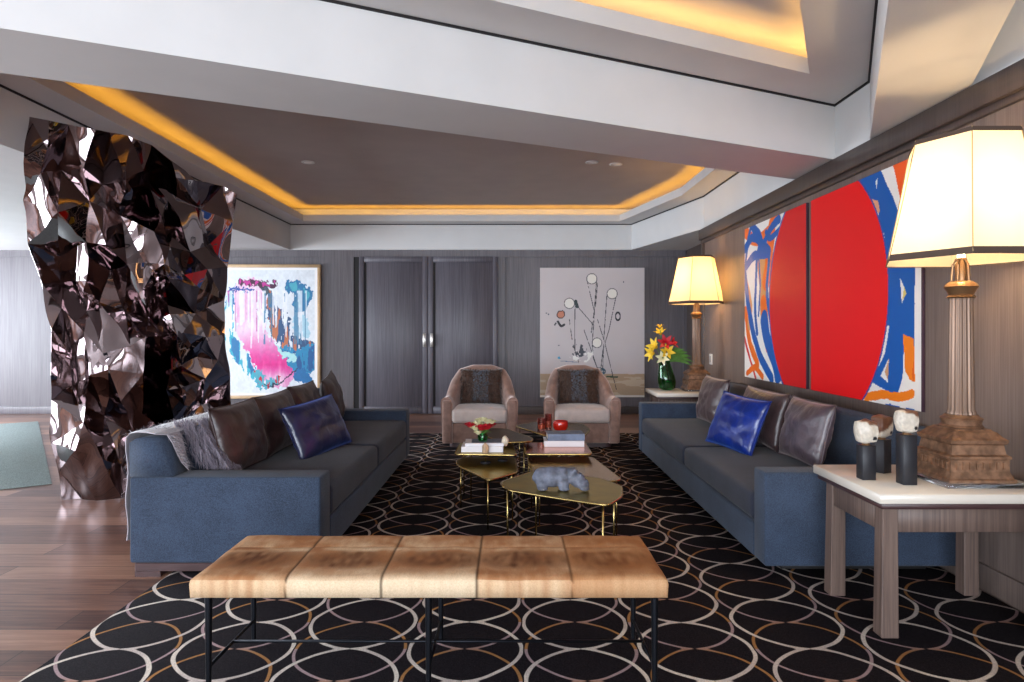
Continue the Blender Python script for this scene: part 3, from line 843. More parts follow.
# roses in small vase
def rose(parent, c, r, mat, seed, name='rose'):
    bm = bmesh.new(); rnd = random.Random(seed)
    for layer, (cnt, rr, op) in enumerate(((3, .45, .15), (4, .75, .45), (5, 1.0, .8))):
        for k in range(cnt):
            a = 2*PI*k/cnt+layer*.6+rnd.uniform(-.2, .2); g = []
            for i in range(4):
                row = []
                for j in range(5):
                    u = (j/4-.5); v = i/3
                    rad = r*rr*(.35+.65*math.sin(v*1.5))*(1+op*.35*v*v); aa = a+u*2.4*(1-.25*v)
                    row.append(bm.verts.new((c[0]+rad*math.cos(aa), c[1]+rad*math.sin(aa), c[2]+r*(v*1.15-.5)-op*r*.35*v*v*v-abs(u)*r*.5*v)))
                g.append(row)
            for i in range(3):
                for j in range(4): bm.faces.new((g[i][j], g[i][j+1], g[i+1][j+1], g[i+1][j]))
    return frombm(name, bm, mat, parent, smooth=True)
def leaf(parent, p0, p1, w, mat, name='leaf', arch=.2, up=(0, 0, 1)):
    p0, p1 = Vector(p0), Vector(p1); d = p1-p0; side = d.cross(Vector(up))
    if side.length < 1e-4: side = Vector((1, 0, 0))
    side.normalize(); bm = bmesh.new(); rows = []
    for i in range(8):
        s = i/7; c = p0.lerp(p1, s)+Vector((0, 0, 1))*d.length*arch*math.sin(PI*s); ww = w*math.sin(PI*min(1, s*.93+.07))**.8
        rows.append([bm.verts.new(c-side*ww), bm.verts.new(c-Vector((0, 0, ww*.3))), bm.verts.new(c+side*ww)])
    for i in range(7):
        for j in range(2): bm.faces.new((rows[i][j], rows[i][j+1], rows[i+1][j+1], rows[i+1][j]))
    return frombm(name, bm, mat, parent, smooth=True)
def rosevase():
    z0 = zb_+.001; x, y = qb.x+.0, qb.y+.12
    t_ = thing('rose_arrangement', 'small bouquet of red and cream roses standing on the white books', 'flowers', (x, y, z0+.0015))
    lathe('vase', [(.028, 0), (.036, .015), (.036, .04), (.028, .055), (.026, .055), (.03, .04), (.03, .012), (.01, .006)], M['greenglass'], t_, 20)
    R = [(-.085, -.02, .115, .028, 1), (-.045, 0, .12, .026, 0), (-.05, -.03, .095, .026, 0), (-.02, .03, .14, .025, 0), (.005, -.02, .155, .022, 0), (-.005, -.045, .10, .03, 1), (.03, -.04, .105, .03, 1), (.035, 0, .14, .026, 0), (.065, .0, .135, .022, 0), (.0, .03, .105, .03, 0), (.06, .03, .11, .024, 1), (-.03, -.05, .065, .02, 0)]
    for i, (a, b_, c, r, k) in enumerate(R):
        rose(t_, (a, b_, c), r*1.25, M['red_petal'] if k else M['cream_petal'], i)
        tube('stem', [(0, 0, .012), (a*.4, b_*.4, c*.5), (a, b_, c-r*.5)], .0022, M['leaf'], t_, 5)
    for k in range(9):
        a = 2*PI*k/9; leaf(t_, (.01*math.cos(a), .01*math.sin(a), .045), (.065*math.cos(a), .06*math.sin(a), .06+.02*(k % 3)), .016, M['leaf'])
rosevase()
# stone eggs on little stands
def standstone(label, px, py, stonepx, sc, mat, seed, name):
    q = on(px, py, .33); t_ = thing('stone_on_stand', label, 'ornament', (q.x, q.y, .3312), 0, 'stones on wire stands')
    lathe('base', [(.034, 0), (.036, .006), (.033, .012), (.005, .013)], M['blackblock'], t_, 20)
    zz = CH-(stonepx[1]-CY)*q.y/F-.331; xo = (stonepx[0]-px)*q.y/F
    tube('rod', [(0, 0, .012), (xo*.5, 0, (zz-sc[2])*.6), (xo, 0, zz-sc[2]*.8)], .0028, M['brasslegs'], t_, 6)
    bm = bmesh.new(); bmesh.ops.create_icosphere(bm, subdivisions=3, radius=1)
    for v in bm.verts:
        k = 1+.22*noise.noise(v.co*1.4+Vector((seed, 0, 0)))+.06*noise.noise(v.co*5+Vector((seed, 0, 0)))
        v.co = Vector((v.co.x*sc[0]*k+xo, v.co.y*sc[1]*k, v.co.z*sc[2]*k+zz))
    frombm(name, bm, mat, t_, smooth=True)
M['tanstone'] = plain('tan_agate', rgb(185, 155, 125), .35, var=.2, nscale=25)
M['whitestone'] = plain('cream_quartz', rgb(215, 200, 178), .4, var=.15, nscale=30, bmp=.3)
standstone('tan egg shaped stone on a thin stand in front of the white books', 485.5, 463.5, (485.3, 449), (.024, .02, .040), M['tanstone'], 1, 'stone')
standstone('pale jagged quartz on a thin stand right of the white books', 502.5, 461, (505, 441), (.024, .02, .034), M['whitestone'], 4, 'stone')

# red bowl & rose glass candle holders
q = on(560.5, 430.5, .43)
t_ = thing('bowl', 'small glossy red glass bowl on the dark brass coffee table', 'bowl', (q.x, q.y, .4315))
lathe('bowl_body', [(.03, 0), (.05, .006), (.062, .03), (.064, .06), (.058, .078), (.052, .078), (.056, .06), (.052, .03), (.035, .014), (.005, .012)], M['redglass'], t_, 28)
for lab, px, py, r, h in (('short square rose glass candle holder left of the red bowl', 541.5, 431, .033, .10), ('taller rose glass candle holder just beside the red bowl', 548.5, 429.5, .028, .125)):
    q = on(px, py, .43); t_ = thing('candle_holder', lab, 'candle holder', (q.x, q.y+.02, .4315), 0, 'rose glass candle holders')
    lathe('glass_cup', [(r, 0), (r*1.02, h*.5), (r*1.05, h), (r*.9, h), (r*.88, .014), (.004, .012)], M['pinkglass'], t_, 20)
    lathe('candle', [(r*.8, .0145), (r*.8, h*.5), (.004, h*.5)], M['cream_petal'], t_, 16)

# stone hippopotamus
def hippo():
    p = on(558, 490.5, .40)
    t_bm = bmesh.new()
    def el(c, s, rot=(0, 0, 0)):
        m_ = Matrix.Translation(c) @ Euler(rot).to_matrix().to_4x4() @ Matrix.Diagonal((s[0], s[1], s[2], 1))
        bmesh.ops.create_icosphere(t_bm, subdivisions=3, radius=1, matrix=m_)
    # length along x, head to +x
    el((-.035, 0, .068), (.088, .055, .056)); el((-.078, 0, .068), (.055, .055, .054)); el((.02, 0, .070), (.055, .054, .055))
    el((.072, -.008, .076), (.042, .042, .045)); el((.105, -.02, .056), (.040, .040, .042), (0, .4, -.3)); el((.128, -.03, .038), (.036, .042, .030), (0, .3, -.4))
    el((.136, -.036, .018), (.030, .036, .016), (0, .2, -.4))
    for x, y in ((-.085, -.03), (-.085, .03), (.028, -.034), (.028, .034)):
        el((x, y, .03), (.030, .022, .034)); el((x+.004, y, .009), (.029, .022, .010))
    for y in (-.042, .012): el((.088, y, .110), (.010, .007, .012))
    for y in (-.045, -.002): el((.118, y-.002, .088), (.008, .008, .007))
    for y in (-.048, -.024): el((.152, y, .056), (.007, .006, .006))
    el((-.132, 0, .066), (.006, .005, .022), (0, .2, 0))
    o = frombm('animal_figurine', t_bm, M['stonegrey'], None)
    o.location = (p.x, p.y+.02, .4012); o.scale = (1.0, 1.0, .98)
    md = o.modifiers.new('r', 'REMESH'); md.mode = 'VOXEL'; md.voxel_size = .0045; md.use_smooth_shade = True
    md = o.modifiers.new('s', 'SMOOTH'); md.factor = .5; md.iterations = 3
    tag(o, 'grey stone hippopotamus figurine standing on the nearest brass table', 'figurine')
hippo()

# ------------------------------------------------------------------ side tables, lamps
def side_table(label):
    t_ = thing('side_table', label, 'table', (0, 0, 0), 0, 'side tables with white tops beside right sofa')
    box('tabletop', 0, .74, 0, .60, .56, .60, M['white_marble'], t_, .003, 1)
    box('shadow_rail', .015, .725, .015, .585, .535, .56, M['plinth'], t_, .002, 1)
    for x, sx_ in ((.035, -1), (.65, 1)):
        for y, sy_ in ((.045, -1), (.475, 1)):
            bm = bmesh.new(); abox(bm, x, x+.062, y, y+.062, 0, .53, .003, 1)
            for v in bm.verts:
                k = 1-v.co.z/.53
                if (v.co.x-x-.031)*sx_ > 0: v.co.x += sx_*.008*k
                if (v.co.y-y-.031)*sy_ > 0: v.co.y += sy_*.008*k
            frombm('leg', bm, M['tablewood'], t_, angle=35)
    bm = bmesh.new()
    abox(bm, .0975, .6495, .055, .08, .43, .53, .002, 1); abox(bm, .0975, .6495, .505, .53, .43, .53, .002, 1)
    abox(bm, .042, .067, .1075, .4745, .43, .53, .002, 1); abox(bm, .68, .705, .1075, .4745, .43, .53, .002, 1)
    frombm('apron', bm, M['tablewood'], t_, angle=35)
    return t_
st = side_table('square wooden side table with white top at the near end of right sofa')
st.location = (1.46, 2.70, SH)
for o in st.children:
    pass
st2 = dup(st, (1.50, 7.02, SH), 0, 'wooden side table with white top beyond the far arm of right sofa')
st.scale.z = st2.scale.z = (.60-SH)/.60

def lamp(label):
    t_ = thing('table_lamp', label, 'lamp', (0, 0, 0), 0, 'column lamps with cream shades')
    box('acrylic_base', -.165, .165, -.165, .165, 0, .016, M['clear'], t_, .003, 1)
    q = PI/4; s2 = math.sqrt(2)
    bm = bmesh.new()
    prof = [(.140, .0165), (.140, .028), (.132, .034), (.122, .060), (.121, .108), (.127, .113), (.127, .123), (.114, .130), (.108, .168), (.118, .176), (.120, .190), (.108, .198), (.092, .218), (.080, .224), (.076, .230)]
    alathe(bm, [(r*s2, z) for r, z in prof], 4, rot=q)
    for k in range(8):   # row of little arches
        for sx_, sy_ in ((0, -1), (0, 1), (-1, 0), (1, 0)):
            o_ = -.098+.028*k
            c = (o_, sy_*.1225) if sx_ == 0 else (sx_*.1225, o_)
            abox(bm, c[0]-.005-.002*abs(sx_), c[0]+.005+.002*abs(sx_), c[1]-.005, c[1]+.005, .07, .098)
    frombm('pedestal', bm, M['copperbase'], t_)
    lathe('collar', [(.080, .2305), (.084, .236), (.074, .244), (.078, .262), (.082, .270), (.070, .276), (.062, .286)], M['copperbase'], t_, 16)
    lathe('column', [(.056, .2865), (.056, .297), (.051, .305), (.045, .775), (.048, .785)], M['column'], t_, 96, flute=(16, .13), angle=60)
    lathe('capital', [(.050, .7855), (.056, .79), (.047, .80), (.056, .82), (.066, .835), (.058, .848), (.040, .86)], M['gold'], t_, 28)
    bm = bmesh.new(); alathe(bm, [(.022, .86), (.024, .93), (.017, .94), (.016, .96)], 14)
    for k in range(5):
        a = 2*PI*k/5; atube(bm, [(.036*math.cos(a), .036*math.sin(a), .858), (.030*math.cos(a), .030*math.sin(a), .93), (.018*math.cos(a), .018*math.sin(a), .955)], .005, 6)
    frombm('socket', bm, M['gold'], t_, angle=40)
    # bulbs
    bm = bmesh.new(); bmesh.ops.create_uvsphere(bm, u_segments=16, v_segments=10, radius=.03, matrix=Matrix.Translation((0, 0, 1.08)))
    alathe(bm, [(.014, .96), (.014, 1.06)], 12)
    bl = frombm('bulb', bm, M['bulb'], t_, smooth=True)
    # shade: rectangle with cut corners
    def hexa(w, d, z): return [(w, 0, z), (w*.5, d, z), (-w*.5, d, z), (-w, 0, z), (-w*.5, -d, z), (w*.5, -d, z)]
    bot = hexa(.31, .305, .95); top = hexa(.195, .215, 1.462)
    bm = bmesh.new(); vb = [bm.verts.new(p) for p in bot]; vt = []
    rows = []
    for i in range(9):
        s = i/8; bow = -.012*math.sin(PI*s)
        rows.append([bm.verts.new(((b_[0]*(1-s)+t__[0]*s)*(1+bow), (b_[1]*(1-s)+t__[1]*s)*(1+bow), b_[2]*(1-s)+t__[2]*s)) for b_, t__ in zip(bot, top)])
    bmesh.ops.delete(bm, geom=vb, context='VERTS')
    seam = [[v.co*1.004 for v in r_] for r_ in rows]
    for i in range(8):
        for k in range(6): bm.faces.new((rows[i][k], rows[i][(k+1) % 6], rows[i+1][(k+1) % 6], rows[i+1][k]))
    sh = frombm('lamp_shade', bm, M['shade'], t_, angle=20)
    for ring, oth, sg in ((bot, top, 1), (top, bot, -1)):
        bm = bmesh.new(); f_ = .026/.51
        a = [bm.verts.new((p[0]*1.012, p[1]*1.012, p[2]-.004*sg)) for p in ring]
        c = [bm.verts.new(((p[0]*(1-f_)+q_[0]*f_)*1.014, (p[1]*(1-f_)+q_[1]*f_)*1.014, p[2]+(.024 if sg > 0 else -.014)*1.0)) for p, q_ in zip(ring, oth)]
        for k in range(6): bm.faces.new((a[k], a[(k+1) % 6], c[(k+1) % 6], c[k]))
        tr_ = frombm('shade_trim', bm, M['trim'], sh); tr_['label'] = 'brown ribbon trim'
        tr_.modifiers.new('s', 'SOLIDIFY').thickness = .003
    bm = bmesh.new()
    for k in range(6):
        atube(bm, [rows_[k] for rows_ in seam], .0022, 5)
    frombm('shade_seams', bm, M['trimlight'], sh)
    # harp / finial
    tube('harp', [(0, 0, .96), (.05, 0, 1.1), (.05, 0, 1.3), (0, 0, 1.44)], .003, M['gold'], t_, 6)
    bm = bmesh.new()
    for k in (0, 2, 4): atube(bm, [(0, 0, 1.44), Vector(top[k])-Vector((0, 0, .02))], .0025, 5)
    frombm('spider', bm, M['gold'], t_)
    return t_
m, t, b = newmat('glowing_bulb'); b.inputs['Emission Color'].default_value = (1, .8, .5, 1); b.inputs['Emission Strength'].default_value = 12; M['bulb'] = m
M['trimlight'] = plain('seam_ribbon', rgb(150, 130, 95), .8)
LP = [(1.945, 2.95), (2.0, 7.36)]
l1 = lamp('tall column lamp with glowing cream shade on the near side table'); l1.location = (LP[0][0], LP[0][1], .6015)
l2 = dup(l1, (LP[1][0], LP[1][1], .6015), 0, 'tall column lamp with glowing cream shade on the far side table')
l2.scale = (.98, .98, .98)
for i, (x, y) in enumerate(LP):
    for dz, e in ((1.20, 8.5), (1.04, 4.5)):
        ld = bpy.data.lights.new('bulb_light', 'POINT'); ld.energy = e*(1.0, 1.15)[i]; ld.color = ((1, .70, .37), (1, .56, .18))[i]; ld.shadow_soft_size = .035
        lo = bpy.data.objects.new('bulb_light', ld); COL.objects.link(lo); lo.location = (x, y, .60+dz)

# carved stones on black blocks (near table)
def headstone(label, px, py, w, h, hs, seed, yaw):
    q = on(px, py, .60); t_ = thing('stone_sculpture', label, 'sculpture', (q.x, q.y+w/2, .6012), yaw, 'white stones on black blocks'); hs *= .9
    box('block', -w/2, w/2, -w/2, w/2, 0, h, M['blackblock'], t_, .0008, 1)
    bm = bmesh.new(); alathe(bm, [(.018, h), (.014, h+.008)], 12); frombm('peg', bm, M['gold'], t_)
    bm = bmesh.new(); bmesh.ops.create_cube(bm, size=2)
    bmesh.ops.subdivide_edges(bm, edges=bm.edges[:], cuts=14, use_grid_fill=True)
    cl = bm.loops.layers.color.new('Col')
    for v in bm.verts:
        n = v.co.normalized(); c = v.co*.42+n*.52
        k = 1+.10*noise.noise(n*1.6+Vector((seed, 0, 0)))
        c = c*k; wd = .85+.15*math.sin((c.z+1)*1.2)
        v.co = Vector((c.x*hs*wd*1.05, c.y*hs*.85*wd, c.z*hs*1.2+h+.008+hs*1.08))
    for f in bm.faces:
        f.smooth = True
        for l in f.loops:
            p = (l.vert.co-Vector((0, 0, h+.008+hs*1.08)))/hs
            e = p.z-.72+.7*p.x*(.6 if seed != 4 else -.9)+(.75 if seed == 4 else 0)+.25*noise.noise(p*2.3+Vector((seed, 2, 0)))
            v = noise.noise(p*5+Vector((seed, 0, 0)))
            white = Vector((.80, .76, .70)); tan = Vector((.42, .28, .21))
            col = white.lerp(tan, min(1, max(0, e*6)))*(1+.12*v)
            if (p-Vector((.5, -.6, -.55))).length < .2: col = Vector((.06, .05, .09))
            l[cl] = (col.x, col.y, col.z, 1)
    frombm('stone', bm, M['stonecol'], t_, smooth=True)
headstone('white and tan rounded stone on a short black block, nearest the sofa', 869.5, 480.5, .057, .148, .052, 1, 0)
headstone('tan rounded stone with a dark spot on the block half hidden behind', 885, 473.5, .057, .150, .052, 4, .5)
headstone('white and tan rounded stone on the tallest black block beside the lamp', 910.5, 485.5, .058, .208, .050, 2, 0)

# far vase with tropical flowers
def tropical():
    q = on(668.5, 390.5, .60)
    t_ = thing('flower_vase', 'green glass vase of yellow and red tropical flowers on far table', 'flowers', (q.x, q.y+.06, .6015))
    bm = bmesh.new(); rings = []
    prof = [(.05, 0), (.085, .02), (.098, .08), (.092, .15), (.072, .24), (.062, .29), (.066, .32), (.060, .32), (.056, .29), (.064, .24), (.084, .15), (.088, .08), (.072, .03), (.02, .02)]
    for r, z in prof:
        off = -.035*(z/.32)**1.5; rings.append([bm.verts.new((r*math.cos(2*PI*k/28)+off, r*math.sin(2*PI*k/28), z)) for k in range(28)])
    for i in range(len(rings)-1):
        for k in range(28): bm.faces.new((rings[i][k], rings[i][(k+1) % 28], rings[i+1][(k+1) % 28], rings[i+1][k]))
    bm.faces.new(rings[0][::-1]); bm.faces.new(rings[-1])
    frombm('vase', bm, M['greenglass'], t_, angle=50)
    def lily(c, d, r, mat):
        d = Vector(d).normalized(); a = d.orthogonal().normalized(); b_ = d.cross(a); c = Vector(c)
        bm = bmesh.new()
        for k in range(6):
            an = 2*PI*k/6; s = a*math.cos(an)+b_*math.sin(an); sd = d.cross(s); rows = []
            for i in range(6):
                v = i/5; p = c+d*r*(v*1.1-.35*v*v)+s*r*(.12+.85*v**1.7); w = r*.26*math.sin(PI*min(.97, v*.85+.12))
                rows.append([bm.verts.new(p-sd*w), bm.verts.new(p-s*w*.3), bm.verts.new(p+sd*w)])
            for i in range(5):
                for j in range(2): bm.faces.new((rows[i][j], rows[i][j+1], rows[i+1][j+1], rows[i+1][j]))
        frombm('flower', bm, mat, t_, smooth=True)
    FL = [((-.12, -.03, .46), (-1, -.5, .5), .075, 'yellow_petal'), ((-.15, -.03, .40), (-1, -.4, -.1), .07, 'yellow_petal'), ((-.03, -.05, .50), (-.2, -1, .4), .07, 'red_petal'),
          ((.03, -.02, .50), (.8, -.4, .4), .06, 'red_petal'), ((-.02, -.06, .41), (0, -1, .2), .065, 'yellow_petal'), ((-.06, -.06, .35), (-.3, -1, 0), .06, 'cream_petal'),
          ((-.07, 0, .60), (-.3, -.4, .8), .055, 'yellow_petal'), ((-.08, 0, .67), (-.1, -.2, 1), .035, 'yellow_petal')]
    for c, d, r, mt in FL:
        lily(c, d, r*1.35, M[mt]); tube('stem', [(-.03, 0, .03), (-.035, 0, .28), c], .004, M['leaf'], t_, 6)
    for k in range(14):
        s = k/13; leaf(t_, (-.03, -.01, .30), (.08+.17*math.cos(s*1.3), -.05+.1*math.sin(k*2.1), .30+.20*math.sin(s*1.3)-.03), .017, M['leaf'], arch=.12, up=(0, 1, .3))
    for k in range(5): leaf(t_, (-.03, -.01, .30), (-.13+.02*k, -.04, .30+.03*k), .02, M['leaf'], up=(0, 1, .3))
tropical()

# light switch
bm = bmesh.new(); abox(bm, WX-.012, WX, 7.66, 7.80, .80, .93+.0, .003, 1)
t_ = thing('switch_plate', 'small white switch plate on the panelled wall by far lamp', 'switch', (WX-.006, 7.73, .92))
box('plate', -.006, .0055, -.05, .05, -.06, .06, M['platewhite'], t_, .002, 1)
bm.free()
box('rocker', -.010, -.006, -.02, .02, -.035, .035, M['steel'], t_, .001, 1)

# ------------------------------------------------------------------ paintings
def canvas(name, W, H, nx, ny, fn, mat, parent):
    """vertical grid in local x (0..W) and z (0..H), facing -y"""
    u = (np.arange(nx)+.5)/nx; v = (np.arange(ny)+.5)/ny
    U, V = np.meshgrid(u, v, indexing='ij'); C = fn(U, V)      # nx,ny,3
    C = np.clip(C, 0, 1)
    C = np.where(C <= .04045, C/12.92, ((C+.055)/1.055)**2.4)
    gx = np.linspace(0, W, nx+1); gz = np.linspace(0, H, ny+1)
    GX, GZ = np.meshgrid(gx, gz, indexing='ij')
    vs = np.stack([GX, np.zeros_like(GX), GZ], -1).reshape(-1, 3)
    idx = lambda i, j: i*(ny+1)+j
    I, J = np.meshgrid(np.arange(nx), np.arange(ny), indexing='ij')
    fs = np.stack([idx(I, J), idx(I+1, J), idx(I+1, J+1), idx(I, J+1)], -1).reshape(-1, 4)
    me = bpy.data.meshes.new(name); me.from_pydata(vs.tolist(), [], fs.tolist())
    ca = me.color_attributes.new('Col', 'FLOAT_COLOR', 'CORNER')
    col = np.ones((nx*ny, 4, 4), np.float32); col[:, :, :3] = C.reshape(-1, 1, 3)
    ca.data.foreach_set('color', col.ravel())
    return link(name, me, mat, parent)
def vnoise(U, V, s, seed=0, st=(1, 1)):
    rs = np.random.RandomState(seed); G = rs.rand(66, 66)
    x = (U*s*st[0]) % 64; y = (V*s*st[1]) % 64
    i = np.floor(x).astype(int); j = np.floor(y).astype(int); fx = x-i; fy = y-j
    fx = fx*fx*(3-2*fx); fy = fy*fy*(3-2*fy)
    return G[i, j]*(1-fx)*(1-fy)+G[i+1, j]*fx*(1-fy)+G[i, j+1]*(1-fx)*fy+G[i+1, j+1]*fx*fy
def fbm(U, V, s, seed=0, st=(1, 1)): return (vnoise(U, V, s, seed, st)+.5*vnoise(U, V, s*2, seed+1, st)+.25*vnoise(U, V, s*4, seed+2, st))/1.75
def stroke(U, V, pts, w, asp=1.0):
    """signed inside amount for poly-line stroke (w half width, may be list)"""
    d = np.full(U.shape, 9.0)
    ws = np.interp(np.linspace(0, 1, len(pts)), np.linspace(0, 1, len(w)), w) if isinstance(w, (list, tuple)) else [w]*len(pts)
    for k in range(len(pts)-1):
        ax, ay = pts[k]; bx, by = pts[k+1]; dx, dy = (bx-ax), (by-ay)/asp
        px, py = U-ax, (V-ay)/asp
        tt = np.clip((px*dx+py*dy)/(dx*dx+dy*dy+1e-9), 0, 1)
        d = np.minimum(d, np.hypot(px-tt*dx, py-tt*dy)-(ws[k]*(1-tt)+ws[k+1]*tt))
    return d
def cat(pts, n=8):
    P = [pts[0]]+list(pts)+[pts[-1]]; out = []
    for k in range(1, len(P)-2):
        p0, p1, p2, p3 = [np.array(q, float) for q in P[k-1:k+3]]
        for s in np.linspace(0, 1, n, endpoint=False):
            out.append(tuple(.5*((2*p1)+(-p0+p2)*s+(2*p0-5*p1+4*p2-p3)*s*s+(-p0+3*p1-3*p2+p3)*s**3)))
    return out+[tuple(pts[-1])]
def inpoly(U, V, pts):
    r = np.zeros(U.shape, bool); n = len(pts); j = n-1
    for i in range(n):
        xi, yi = pts[i]; xj, yj = pts[j]
        c = ((yi > V) != (yj > V)) & (U < (xj-xi)*(V-yi)/(yj-yi+1e-12)+xi); r ^= c; j = i
    return r
def put(C, mask, col, a=1.0):
    mm = (mask.astype(float)*a)[..., None]
    return C*(1-mm)+np.array(col, float)/255*mm
RED, BLU, ORG, WHT = (226, 12, 22), (10, 88, 170), (240, 108, 20), (236, 230, 224)
def wall_art(fn, name, label, y_left, width, z0, H):
    """art on right wall: local x runs toward the camera"""
    t_ = thing(name, label, 'painting', (WX-.0015, y_left, z0), -PI/2)
    bm = bmesh.new(); abox(bm, 0, width, -.019, -.0, 0, H, .001, 1); frombm('stretcher', bm, M['plumedge'], t_, angle=35)
    c = canvas('canvas', width-.004, H-.004, 200, 230, fn, M['paint'], t_); c.location = (.002, -.0202, .002)
    return t_
HH = 1.42
def panel_far(u, v):
    C = np.ones(u.shape+(3,))*np.array(WHT)/255
    y = 6.57-u*1.37; z = .80+v*HH
    wob = (fbm(u, v, 7, 3)-.5)*.03
    U, V = u+wob, v+(fbm(u, v, 7, 9)-.5)*.03
    TAN = (214, 150, 96)
    for pts, w, c in [
        ([(.02, .97), (.2, .9), (.45, .93), (.6, 1.0)], .04, ORG), ([(.30, .80), (.36, .6), (.36, .45)], .07, TAN), ([(.36, .48), (.38, .35), (.44, .22)], .055, ORG),
        ([(.50, .95), (.46, .8), (.40, .62)], .06, ORG), ([(.02, .44), (.10, .24), (.25, .10)], .035, ORG), ([(.03, .62), (.10, .50), (.10, .35)], .04, TAN), ([(.52, .20), (.6, .08)], .04, TAN),
        ([(.0, .26), (.12, .10), (.22, .0)], .014, (215, 40, 40)), ([(.05, .02), (.2, .07), (.35, .02)], .02, ORG),
        ([(.0, .86), (.15, .92), (.3, .88), (.45, .80)], .030, BLU), ([(.02, .74), (.2, .80), (.45, .79)], .03, BLU), ([(.16, .99), (.30, .9), (.26, .80)], .035, BLU),
        ([(.62, .97), (.48, .94), (.36, .86), (.26, .80)], .028, BLU), ([(.24, .78), (.22, .6), (.20, .45), (.24, .30)], .020, BLU), ([(.28, .78), (.30, .6), (.26, .42)], .012, BLU),
        ([(.0, .72), (.05, .55), (.10, .42), (.20, .26), (.34, .12), (.5, .02)], .035, BLU), ([(.36, .38), (.42, .26), (.56, .12), (.6, .06)], .06, BLU), ([(.12, .99), (.06, .9), (.02, .78)], .02, BLU),
        ([(.46, .80), (.42, .62), (.44, .44), (.48, .36)], .022, BLU), ([(.40, .93), (.46, .88), (.62, .90)], .022, BLU)]:
        C = put(C, stroke(U, V, cat(pts), w) < 0, c)
    r = np.hypot((y-5.0), (z-1.49))
    C = put(C, r < .955, BLU); C = put(C, r < .935, (214, 12, 20))
    return C
def panel_near(u, v):
    C = np.ones(u.shape+(3,))*np.array(BLU)/255
    y = 5.12-u*1.38; z = .80+v*HH
    wob = (fbm(u, v, 9, 3)-.5)*.02; U, V = u+wob, v+(fbm(u, v, 9, 5)-.5)*.02
    P = lambda *q: inpoly(U, V, q)
    C = put(C, P((.70, 1.0), (.80, .87), (.84, .80), (.90, .80), (1, .88), (1, 1)), WHT)
    C = put(C, P((.80, 1.0), (.84, .9), (.87, .81), (.93, .80), (1, .83), (1, 1)), (240, 92, 28))
    C = put(C, P((.62, .90), (.68, .88), (.70, .83), (.65, .80), (.60, .84)), (225, 160, 120)); C = put(C, stroke(U, V, [(.62, .88), (.68, .82)], .008) < 0, WHT)
    C = put(C, P((.70, .76), (.73, .73), (.745, .66), (.72, .69)), WHT); C = put(C, P((.66, .96), (.68, .97), (.67, .93)), WHT)
    C = put(C, P((.85, .53), (.90, .46), (.865, .42)), WHT); C = put(C, P((.88, .49), (.90, .46), (.87, .43)), (225, 200, 110))
    C = put(C, P((.955, .40), (.97, .36), (1, .35), (1, .44)), (235, 200, 120))
    C = put(C, P((.74, .33), (.765, .33), (.74, .22), (.66, .13)), WHT)
    C = put(C, P((.70, .12), (.77, .20), (.765, .10)), WHT); C = put(C, P((.735, .14), (.77, .20), (.765, .11)), (205, 150, 110))
    C = put(C, P((.88, .28), (.92, .23), (1, .20), (1, 0), (.56, 0), (.52, -.02), (.63, .09), (.83, .01+.03), (.87, .14)), WHT)
    C = put(C, P((.875, .30), (.955, .28), (.955, .11), (.92, .115), (.885, .15)), (246, 128, 20))
    C = put(C, P((.935, .14), (.95, .19), (.945, .10)), (230, 90, 20))
    C = put(C, stroke(U, V, cat([(.57, .018), (.70, .042), (.82, .038), (.935, .06)]), .020) < 0, (246, 128, 20))
    C = put(C, U > .957, WHT)
    r = np.hypot((y-5.0), (z-1.49))
    C = put(C, r < .945, (60, 70, 150)); C = put(C, r < .930, (238, 4, 14))
    return C
wall_art(panel_far, 'abstract_painting', 'left canvas of the diptych, blue and orange strokes beside half a red disc', 6.57, 1.37, .80, HH)
wall_art(panel_near, 'abstract_painting', 'right canvas of the diptych, big red half disc against blue, near lamp', 5.12, 1.38, .80, HH)

